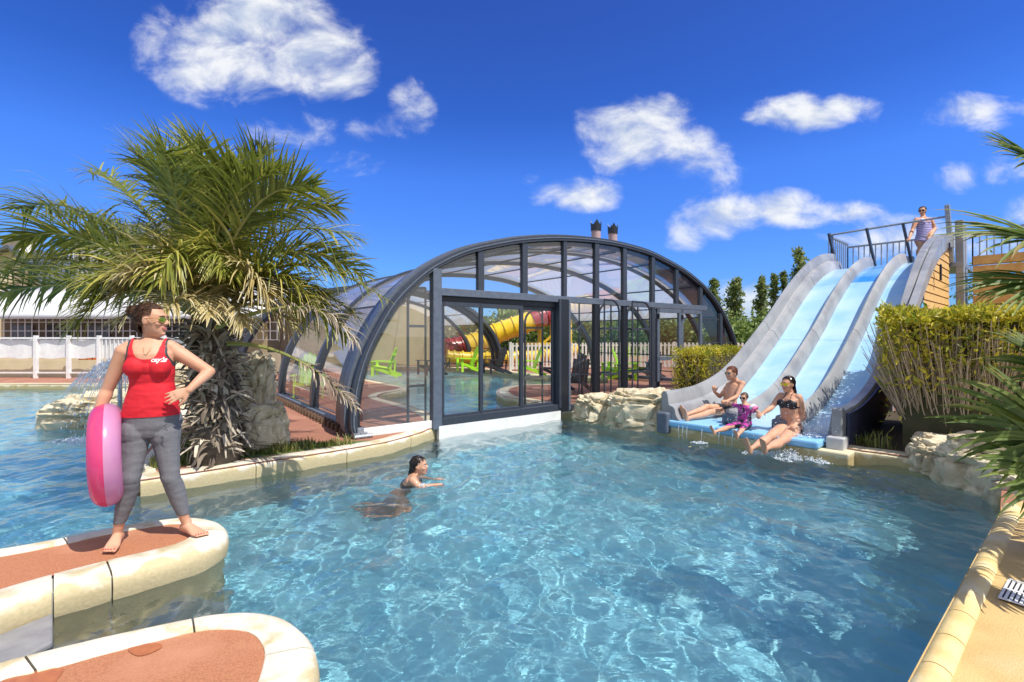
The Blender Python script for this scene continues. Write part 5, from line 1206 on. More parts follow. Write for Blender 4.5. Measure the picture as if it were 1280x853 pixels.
def head(b,c,f,up,s,jaw=1.0):
    """c: centre of the skull, f: facing"""
    f=Vector(f).normalized(); up=perp(f,up); r=f.cross(up); Mx=Matrix((r,f,up)).transposed()
    W=lambda x,y,z: c+Mx@Vector((x*s,y*s,z*s))
    b.ball(W(0,-.012,.030),(.074*s,.092*s,.084*s),Mx,24,16)
    # face block lofted down to the chin
    b.loft([ringE(W(0,y,z),r,f,a*s,bf*s,bb*s,n=20,p=2.4) for z,y,a,bf,bb in ((.05,0,.066,.082,.07),(.01,0,.068,.086,.07),(-.02,.0,.065,.085,.062),(-.05,.005,.058*jaw,.080,.055),(-.08,.012,.045*jaw,.072,.045),(-.105,.022,.028*jaw,.056,.03),(-.115,.03,.014*jaw,.038,.015))])
    # brow, cheeks, nose, lips, chin
    b.ball(W(0,.078,.035),(.050*s,.014*s,.012*s),Mx,12,8)
    for q in (-1,1):
        b.ball(W(q*.038,.066,-.022),(.022*s,.018*s,.018*s),Mx,12,8)
        # ear
        b.ball(W(q*.074,-.004,-.005),(.009*s,.020*s,.031*s),Mx,12,8)
        b.ball(W(q*.012,.094,-.022),(.009*s,.012*s,.008*s),Mx,8,6)
    b.loft([ringE(W(0,y,z),r,f,a*s,t*s,n=10) for z,y,a,t in ((.028,.082,.009,.010),(.005,.092,.009,.013),(-.015,.101,.012,.016),(-.026,.098,.012,.012),(-.032,.088,.008,.008))])
    b.ball(W(0,.086,-.052),(.025*s,.012*s,.006*s),Mx,12,6); b.ball(W(0,.084,-.063),(.022*s,.012*s,.006*s),Mx,12,6); b.ball(W(0,.076,-.092),(.018*s,.016*s,.014*s),Mx,12,8)
    return W,Mx
def face_parts(W,Mx,s,root,smile=.6,eyes=True):
    if eyes:
        for q in (-1,1):
            b=MB(); b.ball(W(q*.031,.079,.010),(.013*s,.009*s,.008*s),Mx,14,10); e=b.build('eye',M['eyew'],root,smooth=True); b=MB(); b.ball(W(q*.031,.0865,.010),(.006*s,.0025*s,.006*s),Mx,10,6); b.build('iris',M['iris'],e,smooth=True)
            b=MB(); b.tube([W(q*.014,.094,.028),W(q*.033,.092,.034),W(q*.050,.080,.029)],.0028*s,n=6); b.build('eyebrow',M['hairb'],root)
    b=MB(); w=.026
    up_=[W(x,.0985-abs(x)*.55,-.0535+smile*.010*(abs(x)/w)**2+.0022*(1-abs(x)/w)) for x in np.linspace(-w,w,9)]; lo_=[W(x,.0975-abs(x)*.55,-.0625+smile*.016*(abs(x)/w)**2) for x in np.linspace(-w,w,9)]
    b.tube(up_,[.0015*s]+[.0036*s]*7+[.0015*s],n=6); b.tube(lo_,[.0015*s]+[.0042*s]*7+[.0015*s],n=6); l=b.build('lips',M['lip'],root,smooth=True)
    b=MB(); b.loft([[a,c_] for a,c_ in zip(up_[1:-1],lo_[1:-1])],close=False,cap=False); b.build('teeth',M['teeth'],root,recalc=False)
def sunglasses(W,Mx,s,root,lensm,framem):
    g=empty('sunglasses',W(0,.09,.012)); g.parent=root; g.matrix_parent_inverse=Matrix.Translation(-root.location)
    f=MB()
    for q in (-1,1):
        b=MB(); pts=[]
        for k in range(16):
            a=2*math.pi*k/16; x=q*(.034+.027*math.cos(a)); z=.008+.022*math.sin(a)*(1 if math.sin(a)<0 else .8); pts.append(W(x,.100-abs(x)*.33,z))
        b.add(pts+[W(q*.034,.093,.008)],[(k,(k+1)%16,16) for k in range(16)]); o=b.build('lens',lensm,g,smooth=True,recalc=False)
        f.tube(pts+[pts[0]],.0022*s,n=6,cap=False)
        f.tube([W(q*.060,.080,.016),W(q*.078,.055,.016),W(q*.080,.0,.012),W(q*.078,-.012,.0)],.0022*s,n=6)
    f.tube([W(-.008,.101,.014),W(0,.103,.017),W(.008,.101,.014)],.002*s,n=6); f.build('frame',framem,g); return g
def region(src,name,m,parent,pred,off,thick=.0,ruffle=0,keep=.12):
    """clothing cut from the body surface, pushed out along the normals"""
    bm=bmesh.new(); bm.from_mesh(src.data); bm.normal_update(); kill=[v for v in bm.verts if not pred(v.co)]
    bmesh.ops.delete(bm,geom=kill,context='VERTS'); bm.normal_update()
    seen=set(); comps=[]
    for v in bm.verts:
        if v in seen: continue
        st=[v]; seen.add(v); cp=[]
        while st:
            a=st.pop(); cp.append(a)
            for e in a.link_edges:
                w=e.other_vert(a)
                if w not in seen: seen.add(w); st.append(w)
        comps.append(cp)
    mxl=max(len(c) for c in comps); bad=[v for c in comps if len(c)<mxl*keep for v in c]
    if bad: bmesh.ops.delete(bm,geom=bad,context='VERTS')
    bm.normal_update()
    for v in bm.verts:
        n=v.normal; k=off
        if ruffle: k+=ruffle*mnoise.noise(Vector((v.co.x*9,v.co.y*9,v.co.z*26)))+ruffle*.6*mnoise.noise(Vector((v.co.x*22,v.co.y*22,v.co.z*40)))
        v.co=v.co+n*k
    # tidy the borders
    for _ in range(4):
        bd=[v for v in bm.verts if v.is_boundary]; new={}
        for v in bd:
            ns=[e.other_vert(v).co for e in v.link_edges if e.is_boundary]
            if len(ns)==2: new[v]=(v.co+ns[0]+ns[1])/3
        for v,c in new.items(): v.co=c
    me=bpy.data.meshes.new(name); bm.to_mesh(me); bm.free(); me.materials.append(m); me.polygons.foreach_set('use_smooth',[True]*len(me.polygons)); o=bpy.data.objects.new(name,me); link(o,parent)
    if thick: sm=o.modifiers.new('s','SOLIDIFY'); sm.thickness=thick; sm.offset=1
    return o
def finish(b,name,voxel,root,m,iters=3):
    o=remesh(b,name,voxel,iters); o.data.materials.clear(); o.data.materials.append(m); link(o,root); return o
def hair_cap(W,Mx,s,root,m,pred,off=.012,voxel=.007,extra=None,strands=140,seed=0,flow=None,name='hair',fw=.0016):
    b=MB(); b.ball(W(0,-.016,.034),(.082*s,.100*s,.090*s),Mx,24,16); b.ball(W(0,-.045,-.01),(.070*s,.066*s,.085*s),Mx,20,12)
    if extra: extra(b)
    o=remesh(b,name,voxel,2); bm=bmesh.new(); bm.from_mesh(o.data); inv=Mx.transposed(); c0=W(0,0,0)
    kill=[v for v in bm.verts if not pred(*((inv@(v.co-c0))/s))]; bmesh.ops.delete(bm,geom=kill,context='VERTS'); bm.normal_update()
    for v in bm.verts: l=inv@(v.co-c0); v.co+=v.normal*(.004*mnoise.noise(Vector((l.x*70,l.y*10,l.z*26)))+.003*mnoise.noise(l*18))
    surf=[(v.co.copy(),v.normal.copy()) for v in bm.verts]; me=o.data; bm.to_mesh(me); bm.free(); me.materials.clear(); me.materials.append(m)
    sb=MB(); rng=np.random.default_rng(seed)
    sb.v=[tuple(v.co) for v in me.vertices]; sb.f=[list(p.vertices) for p in me.polygons]; sb.m=[0]*len(sb.f)
    fl=flow or (lambda l:Vector((0,-1,-.35)))
    for k in range(strands):
        p,n=surf[rng.integers(len(surf))]; l=inv@(p-c0)/s; d=Mx@fl(l); pts=[p+n*.001]
        for j in range(6): d=(d+Vector(rng.normal(size=3)*.05)).normalized(); d=(d-n*d.dot(n)*.97).normalized(); pts.append(pts[-1]+d*.008*s-n*.0004*j)
        sb.tube(pts,[fw*s]*6+[fw*.3*s],n=4,cap=False)
    bpy.data.objects.remove(o); return sb.build(name,m,root,smooth=True,recalc=False)

def lensmat(name,c,rough=.05):
    m=bpy.data.materials.new(name); m.use_nodes=True; b=m.node_tree.nodes['Principled BSDF']; b.inputs['Base Color'].default_value=(*c,1); b.inputs['Metallic'].default_value=.6; b.inputs['Roughness'].default_value=rough; return m
M['lensg']=lensmat('green gold mirror lens',(.25,.33,.05)); M['lensy']=lensmat('yellow mirror lens',(.85,.65,.03)); M['lensk']=lensmat('black lens',(.015,.015,.02)); M['lensb']=lensmat('blue mirror lens',(.15,.25,.35)); M['gold']=mat('gold wire frame',(.6,.42,.15),.3,metal=.8)

# ------------------------------------------------------------------ woman in the red top
def woman_red():
    wy=3.38; W3=lambda x,y,dy=0: P(x,y,wy+dy); up=Vector((0,0,1))
    root=empty('person',Vector((W3(188,678).x,wy,DZ)),'woman in a red tank top and grey leggings on the jetty, hand on hip','person'); b=MB()
    rt=Vector((.93,.37,0)).normalized(); fr=Vector((.37,-.93,0)).normalized(); KW=.80
    T=[ # px centre, py, half width m, front, back, dy
      (188,545,.120,.085,.10,0),(189,533,.190,.100,.120,0),(189,519,.205,.105,.125,0),(190,505,.192,.105,.105,0),(190,490,.165,.098,.088,.0),(190,478,.152,.095,.080,.01),(190,465,.160,.098,.085,.0),(189,452,.172,.108,.092,0),(188,442,.178,.104,.092,0),(187,434,.165,.085,.085,.01),(187,428,.125,.066,.070,.02),(188,423,.060,.050,.052,.02)]
    b.loft([ringE(W3(x,y,0)-fr*dy,rt,fr,a*KW,f,bk,n=24,p=2.35) for x,y,a,f,bk,dy in T])
    for x in (-1,1): b.ball(W3(188.5,458.5)+rt*x*.070+fr*.072,(.064,.060,.066),None,16,12)
    b.ball(W3(188.5,459)+fr*.055,(.07,.06,.06),None,16,12)
    for x in (-1,1): b.ball(W3(189,527)+rt*x*.085-fr*.085,(.082,.075,.085),None,16,12)
    shR=W3(155,440,-.055); elR=W3(134,488,-.06); wrR=W3(120,523,-.12); shL=W3(219,439,.065); elL=W3(262,465,.12); wrL=W3(236,488,-.02)
    b.ball(shR,(.056,.054,.054),None); b.ball(shL,(.056,.054,.054),None)
    limb(b,[W3(177,430,0),W3(161,435,-.04),shR],[.045,.048,.05]); limb(b,[W3(198,430,.03),W3(213,434,.05),shL],[.045,.048,.05])
    arm(b,shR,elR,wrR,1.0,fat=1.02); arm(b,shL,elL,wrL,1.0,fat=1.02)
    hand(b,wrL,W3(213,497,-.085)-wrL,Vector((.45,-1,.25)),.95,curl=.16,thumb=-1,spread=.13)
    hand(b,wrR,(W3(120,540,-.13)-wrR),Vector((-1,-.2,0)),.95,curl=.75,thumb=1,spread=.05)
    hpR=W3(172,533,-.03); knR=W3(163,598,-.09); anR=W3(147,664,-.05); hpL=W3(206,533,.04); knL=W3(213,597,.03); anL=W3(232,652,.12)
    leg(b,hpR,knR,anR,1.0,fat=1.0,kf=(0,-1,0)); leg(b,hpL,knL,anL,1.0,fat=1.0,kf=(.2,-1,0))
    for hp,kn in ((hpR,knR),(hpL,knL)): b.ball(seg(hp,kn,.12)+Vector((0,0,0)),(.090,.100,.13),None,16,12)
    anR2=Vector((anR.x,anR.y,DZ+.085)); limb(b,[anR,anR2],[.028,.030]); foot(b,anR2,Vector((.42,-.9,0)),up,1.0,side=-1)
    anL2=Vector((anL.x+.01,anL.y,DZ+.085)); limb(b,[anL,anL2],[.028,.030]); foot(b,anL2,Vector((.93,-.42,0)),up,1.0,side=-1)
    nk=W3(187.5,424,.02); hd=W3(190,401,.0)
    limb(b,[nk+Vector((0,.01,-.03)),nk+Vector((0,.01,.03)),hd+Vector((-.02,.01,-.05))],[.056,.050,.050])
    fdir=Vector((.95,.10,-.02)); W,Mx=head(b,hd,fdir,Vector((-.05,0,1)),.99,jaw=.95)
    body=finish(b,'body',.0055,root,M['skin'],3)
    face_parts(W,Mx,.99,root,smile=.8); sunglasses(W,Mx,1.0,root,M['lensg'],M['gold'])
    def bun(bb): 
        bb.ball(W(0,-.105,.055),(.045,.045,.048),Mx); bb.ball(W(0,-.095,-.02),(.04,.03,.055),Mx); bb.ball(W(.02,-.03,.085),(.05,.05,.035),Mx)
    hair_cap(W,Mx,1.0,root,M['hairb'],lambda x,y,z: not((y>.035 and z<.085-.0*abs(x)) or (z<-.035 and y>-.05) or (abs(x)>.055 and y>-.015 and z<.035)),extra=bun,strands=700,seed=5,fw=.0011)
    # clothes
    zw=W3(0,517).z; zc=W3(0,548).z; shx0=W3(160,0).x; cx=W3(188,0).x
    za=DZ+.115
    def legs(c):
        if (c-wrL).length<.115 and (c-Vector((W3(189,0).x,wy,c.z))).dot(rt)>.15: return False
        if c.z>zw+.035: return False
        if c.z<za+.03: return False
        if c.x<W3(146,0).x and c.z>W3(0,600).z and c.z>zc-.25: 
            return c.x>W3(139,0).x-.0 and c.z<zw and (c-wrR).length>.19 
        return True
    region(body,'leggings',M['legging'],root,legs,.004,ruffle=.0022)
    def arms_d(c,sh,el,wr):
        def ds(p,q):
            d=q-p; t=max(0,min(1,(c-p).dot(d)/d.length_squared)); return (c-(p+d*t)).length,t
        return min(ds(sh,el)[0],ds(el,wr)[0])
    rows=sorted([(W3(x,y).z,W3(x,y).x,a_*KW,f_) for x,y,a_,f_,bk,dy in T])
    def row(z):
        for (z0,x0,a0,f0),(z1,x1,a1,f1) in zip(rows[:-1],rows[1:]):
            if z0<=z<=z1: t=(z-z0)/(z1-z0); return x0+(x1-x0)*t,a0+(a1-a0)*t,f0+(f1-f0)*t
        return rows[0][1:] if z<rows[0][0] else rows[-1][1:]
    def shirt(c,low=0):
        if c.z<zw-.012 or c.z>W3(0,424).z: return False
        x0,a_,f_=row(c.z); rel=Vector((c.x-x0,c.y-wy,0)); x=rel.dot(rt); yf=rel.dot(fr); front=yf>0; zz=c.z-shR.z
        e=(x/(a_+.012))**2+(yf/(f_+.020))**2
        bust=front and W3(0,472).z<c.z<W3(0,444).z and abs(x)<.150 and yf<.16
        if e>1.12 and not bust and zz<-.05: return False
        if zz>-.13:
            wl=.142-.038*min(1,max(0,(zz+.13)/.11))
            if abs(x)>wl: return False
        zn=W3(0,448 if front else 437).z
        if c.z>zn+ (abs(x)/.074)**4*.075: return False
        return True
    sh_=region(body,'tank_top',M['redshirt'],root,shirt,.008,ruffle=.003)
    # bra straps beside the shirt straps
    def strapf(c):
        if c.z<shR.z-.115: return False
        x0,a_,f_=row(min(c.z,W3(0,430).z)); rel=Vector((c.x-x0,c.y-wy,0)); x=rel.dot(rt); zz=c.z-shR.z; wl=.142-.038*min(1,max(0,(zz+.13)/.11))
        return wl-.004<sgs*x<wl+.013
    for sgs in (-1,1): region(body,'bra_strap',M['strapk'],root,strapf,.006,keep=.5)
    # white writing on the chest
    fc=bpy.data.curves.new('chest_lettering','FONT'); fc.body='cayla'; fc.size=.043; fc.shear=.25; fc.extrude=0; fc.offset=.0012; o=bpy.data.objects.new('chest_lettering',fc)
    COL.objects.link(o); o.location=W3(188.5,449.5)+rt*.030+fr*.3+Vector((0,0,-.012)); o.rotation_euler=(R(90),0,math.atan2(rt.y,rt.x)); o.scale=(1.05,1,1); bpy.context.view_layer.update()
    dg=bpy.context.evaluated_depsgraph_get(); me=bpy.data.meshes.new_from_object(o.evaluated_get(dg)); me.transform(o.matrix_world); bpy.data.objects.remove(o)
    # drape the letters on the shirt front
    from mathutils.bvhtree import BVHTree
    bm=bmesh.new(); bm.from_mesh(sh_.data); bv=BVHTree.FromBMesh(bm)
    for v in me.vertices:
        h=bv.ray_cast(v.co,-fr)
        if h[0] is not None: v.co=h[0]+fr*.003
    bm.free(); bm=bmesh.new(); bm.from_mesh(me); bad=[v for v in bm.verts if (v.co-W3(188.5,449.5)).dot(fr)>.24]; print('letter misses',len(bad)); bmesh.ops.delete(bm,geom=bad,context='VERTS'); bm.to_mesh(me); bm.free(); me.materials.clear(); me.materials.append(M['white']); o=bpy.data.objects.new('chest_lettering',me); link(o,sh_)
    # small dark emblem on the leggings
    b=MB(); e0=W3(206,531)+fr*.104+rt*.03; b.tube([e0+Vector((.012,0,.02)),e0+Vector((-.012,0,.008)),e0+Vector((.008,0,-.004)),e0+Vector((-.010,0,-.018)),e0+Vector((.016,0,-.020))],.0022,n=5)
    b.build('hip_emblem',M['strapk'],root)
    b=MB(); b.tube([W3(184,434)+fr*.085,W3(186,442)+fr*.107,W3(189,443)+fr*.108,W3(194,434)+fr*.085],.0015,n=5); b.build('necklace',M['gold'],root)
    for k,(o_,l,rr) in enumerate(((.030,.052,.0135),(.010,.046,.0095),(-.006,.040,.009),(-.021,.034,.0085),(-.034,.027,.008))):
        for an,d in ((anR2,Vector((.42,-.9,0))),(anL2,Vector((.93,-.42,0)))):
            d=d.normalized(); r=d.cross(up); p=an-up*.045+d*(.135+l-.004)+r*(-1)*o_-up*.012; b=MB(); b.ball(p,(.006 if k==0 else .0045,)*3,nu=8,nv=6); b.build('toenail',M['nail'],root,smooth=True)
    return root
woman_red()
# swim ring
def swim_ring():
    root=tag(MB().build('tmp',M['white']),'x','x'); bpy.data.objects.remove(root)
    c=P(134,568,3.30); Rm,rm=.262,.088; ax=Vector((1,.10,.02)).normalized(); ax=Vector((.80,.60,.03)).normalized(); u=perp(ax,Vector((0,0,1))); v=ax.cross(u)
    V=[];Fc=[];mi=[];nu,nv=96,36
    for i in range(nu):
        a=2*math.pi*i/nu; rad=u*math.cos(a)+v*math.sin(a)
        for j in range(nv):
            t=2*math.pi*j/nv; k=1+.012*math.sin(i*1.9+j*.3)*(abs(math.cos(t+math.pi))>.5)*(math.cos(t)<.2); k-=.03*math.exp(-((math.sin(t))/.12)**2)*(math.cos(t)<0)
            rr=Rm+rm*math.cos(t)*k*1.0; V.append(c+rad*rr*1.0+ax*rm*math.sin(t)*k*1.0)
    for i in range(nu):
        for j in range(nv):
            a=i*nv+j;b_=i*nv+(j+1)%nv;c_=((i+1)%nu)*nv+(j+1)%nv;d=((i+1)%nu)*nv+j; Fc.append((a,b_,c_,d)); mi.append(0 if j>=nv//2 else 1)
    m1=mat('hot pink vinyl',(.88,.09,.27),.25,coat=.5,trans=.45); m2=mat('pearly lilac vinyl',(.74,.40,.68),.25,(.80,.48,.72),4,coat=.5,trans=.5)
    o=mobj('swim_ring',V,Fc,[m1,m2],None,True,mi); tag(o,'pink and lilac inflatable swim ring held upright by the woman in red','swim ring')
    bm=bmesh.new(); bm.from_mesh(o.data); bmesh.ops.recalc_face_normals(bm,faces=bm.faces); bm.to_mesh(o.data); bm.free()
swim_ring()
# ------------------------------------------------------------------ generic light-weight figure
def figure(label,J,s,root_loc,fdir,headup,skin,torso,voxel=.009,fat=1.0,hands=(.3,.3),toes=((-1,0,.3),(-1,0,.3)),toeup=((0,0,1),(0,0,1)),name='person',legsf=1.0,bust=0,kf=(0,0,1),handn=((0,0,1),(0,0,1)),jaw=.95,handd=None,feet=True):
    root=empty(name,root_loc,label,'person'); b=MB(); V=Vector
    # torso stations: list of (point, half width, front, back); facing given per station
    rings=[]; rt0=(J['shL']-J['shR']).normalized()
    for i,(p,a,f,bk) in enumerate(torso):
        nx=torso[min(i+1,len(torso)-1)][0]-torso[max(i-1,0)][0]; ax=nx.normalized(); rt=rt0.lerp((J['hpL']-J['hpR']).normalized(),1-i/(len(torso)-1)); rt=perp(ax,rt); fr=ax.cross(rt)
        if fr.dot(J['front'])<0: fr=-fr
        rings.append(ringE(p,rt,fr,a*s,f*s,bk*s,n=20))
    b.loft(rings)
    ch=torso[-3][0]; ax=(torso[-1][0]-torso[0][0]).normalized(); fr=perp(ax,J['front'])
    if bust:
        for q in (-1,1): b.ball(torso[-4][0].lerp(torso[-3][0],.5)+rt0*q*.072*s+fr*.075*s*bust,(.062*s*bust,.062*s*bust,.060*s*bust))
    for sd in 'RL':
        b.ball(J['sh'+sd],.052*s); limb(b,[torso[-2][0],J['sh'+sd]],[.05*s,.048*s]); arm(b,J['sh'+sd],J['el'+sd],J['wr'+sd],s,fat=fat*.95)
        i=0 if sd=='R' else 1; d=(J['wr'+sd]-J['el'+sd]).normalized() if not handd or handd[i] is None else V(handd[i])
        hand(b,J['wr'+sd],d,V(handn[i]),.95*s,curl=hands[i],thumb=1 if sd=='R' else -1,spread=.1)
        if 'kn'+sd in J:
            leg(b,J['hp'+sd],J['kn'+sd],J['an'+sd],s,fat=fat*legsf,kf=kf)
            if feet: foot(b,J['an'+sd],V(toes[i]),V(toeup[i]),s,side=-1 if sd=='R' else 1)
    hd=J['head']; up=V(headup); nk=torso[-1][0]; limb(b,[nk,hd-up*.05*s-V(fdir)*.015*s],[.052*s,.048*s])
    W,Mx=head(b,hd,V(fdir),up,s,jaw=jaw); body=finish(b,'body',voxel,root,M[skin],2)
    return root,body,W,Mx
def sdist(c,p,q):
    d=q-p; t=max(0,min(1,(c-p).dot(d)/d.length_squared)); return (c-(p+d*t)).length,t
def near_torso(c,tor,lo,hi,J,k=1.0):
    """0..1 position along the torso, or None when the vertex belongs to a limb"""
    p=tor[0][0]; q=tor[-1][0]; d=q-p; t=(c-p).dot(d)/d.length_squared
    if t<lo or t>hi: return None
    return t
# ---- woman in the bikini
def woman_bikini():
    D=lambda x,y,Y: P(x,y,Y); J=dict(head=D(985,480.5,6.80),shR=D(976,495,6.95),shL=D(998.5,497,6.70),elR=D(964,510,6.85),wrR=D(954,516.5,6.80),elL=D(1004.5,521,6.70),wrL=D(994,531,6.50),hpR=D(981,536,6.85),hpL=D(994,539,6.66),knR=D(961,547,6.45),knL=D(976,552,6.28),anR=D(939,561,6.15),anL=D(958,561,5.98),front=Vector((-.8,-.6,.1)))
    tor=[(D(989,545,6.80),.10,.07,.09),(D(989,539,6.80),.175,.10,.12),(D(988.5,532,6.80),.178,.105,.115),(D(988,524,6.80),.145,.098,.085),(D(987,516,6.80),.135,.095,.08),(D(987,508,6.80),.148,.105,.085),(D(987,500,6.80),.155,.095,.09),(D(987,495,6.82),.11,.065,.07),(D(987,491,6.82),.055,.05,.05)]
    root,body,W,Mx=figure('woman in a dark bikini sliding off the right lane, feet raised over the water',J,.96,G(988,550,.25),(-.93,-.36,-.05),(.04,0,1),'skinw',tor,bust=1.0,fat=1.08,legsf=1.12,hands=(.9,1.1),toes=((-.35,-.1,1),(-.25,-.3,.95)),toeup=((.75,.5,.3),(.8,.5,.25)),kf=(0,0,1),handn=((0,-.3,1),(-.5,-.6,.5)),voxel=.0085)
    face_parts(W,Mx,.96,root,smile=1.1,eyes=False); sunglasses(W,Mx,.96,root,M['lensy'],M['lensy'])
    def ex(bb):
        for k in range(7): f=k/6; bb.ball(W(.0-.01*f,-.09-.045*f,.0-.13*f),(.035*(1-.55*f),.030*(1-.5*f),.04),Mx)
    hair_cap(W,Mx,.96,root,M['hairk'],lambda x,y,z: not((y>.038 and z<.088) or (z<-.03 and y>-.055) or (abs(x)>.055 and y>-.0 and z<.03)),extra=ex,strands=260,seed=8,flow=lambda l:Vector((0,-.8,-.7)),fw=.002)
    b=MB(); 
    for k in range(6): b.tube([W(.01*k-.02,-.12,-.04),W(.012*k-.02,-.15-.01*k,-.10),W(.015*k-.03,-.15-.012*k,-.17-.01*k)],[.008,.005,.002],n=5)
    b.build('wet_lock',M['hairk'],root,smooth=True) if False else None
    ax=(tor[-1][0]-tor[0][0]); L_=ax.length; ax.normalize(); fr=perp(ax,J['front']); rt=(J['shL']-J['shR']).normalized(); o=tor[0][0]
    def isarm(c): return min(sdist(c,J['shL'],J['elL'])[0],sdist(c,J['elL'],J['wrL'])[0],sdist(c,J['shR'],J['elR'])[0],sdist(c,J['wrL'],J['wrL']+(J['wrL']-J['elL'])*.5)[0])
    bc=[tor[-4][0].lerp(tor[-3][0],.5)+rt*q*.072*.96+fr*.075*.96 for q in (-1,1)]; zb=(bc[0]+bc[1]-2*o).dot(ax)/2; cm=(bc[0]+bc[1])/2
    def top(c):
        z=(c-o).dot(ax); x=(c-cm).dot(rt); y=(c-o).dot(fr)
        for q in bc:
            w=c-q; up_=w.dot(ax)
            if w.length<.080 and w.dot(fr)>-.02 and up_<.055-abs(w.dot(rt))*.35: return True
            if 0<up_<.16 and y>0 and abs((c-cm).dot(rt)-(q-cm).dot(rt)*(1-up_/.30))<.009: return True
        return abs(z-(zb-.048))<.013 and abs(x)<.17 and isarm(c)>.045
    region(body,'bikini_top',M['bikini'],root,top,.004,thick=.002)
    def bot(c):
        z=(c-o).dot(ax); x=(c-o).dot(rt); y=(c-o).dot(fr)
        if isarm(c)<.052: return False
        for hp,kn in ((J['hpL'],J['knL']),(J['hpR'],J['knR'])):
            d,t=sdist(c,hp,kn)
            if d<.125 and t>.24: return False
        return -.16<z<.130-.05*(abs((c-o).dot(rt))<.10)*(y>0) and (c-o).length<.30
    region(body,'bikini_bottom',M['bikini'],root,bot,.004,thick=.002)
    return root
woman_bikini()
# ---- bare chested man
def man():
    D=lambda x,y,Y: P(x,y,Y); J=dict(head=D(914,467,8.1),shR=D(911,481.5,8.35),shL=D(928,480,8.02),elR=D(900,496,8.28),wrR=D(893,490,8.2),elL=D(921,496,7.92),wrL=D(909,501.5,7.8),hpR=D(904,511,8.25),hpL=D(912,513,8.02),knR=D(883,509,8.0),knL=D(886,516,7.82),anR=D(858,519,7.75),anL=D(861,523,7.6),front=Vector((-.8,-.5,.3)))
    tor=[(D(911,517,8.15),.10,.07,.09),(D(911,512,8.15),.155,.10,.115),(D(911.5,506,8.15),.150,.10,.10),(D(913,499,8.16),.135,.095,.085),(D(915,492,8.17),.150,.10,.085),(D(917,486,8.18),.168,.10,.09),(D(918.5,481,8.18),.165,.085,.085),(D(919,477.5,8.18),.10,.06,.065),(D(919,475,8.17),.052,.05,.05)]
    root,body,W,Mx=figure('bare chested young man with mirrored glasses sliding down the leftmost lane, fist raised',J,1.0,G(908,520,.25),(-.92,-.38,-.05),(.05,0,1),'skinw',tor,hands=(1.25,.9),fat=.92,toes=((-.25,0,1),(-.15,-.1,1)),toeup=((.9,.3,.25),(.9,.3,.25)),handn=((-.5,-.7,.3),(0,-.2,1)),jaw=1.08,handd=((-.15,-.1,.95),(-.8,-.4,.1)))
    face_parts(W,Mx,1.0,root,smile=1.2,eyes=False); sunglasses(W,Mx,1.0,root,M['lensb'],M['gold'])
    hair_cap(W,Mx,1.0,root,M['hairr'],lambda x,y,z: not((y>.045 and z<.082) or (z<-.03) or (abs(x)>.055 and y>-.01 and z<.025)),strands=260,seed=9,fw=.002)
    ax=(tor[-1][0]-tor[0][0]).normalized(); o=tor[0][0]
    def sh(c):
        z=(c-o).dot(ax); d,t=min((sdist(c,J['hpL'],J['knL'])),(sdist(c,J['hpR'],J['knR'])),key=lambda q:q[0]); arm_=min(sdist(c,J['elL'],J['wrL']+(J['wrL']-J['elL'])*.5)[0],sdist(c,J['elR'],J['wrR'])[0])
        return z<.13 and t<.42 and arm_>.055 and d<.2
    region(body,'swim_shorts',M['trunks'],root,sh,.008,ruffle=.004)
man()
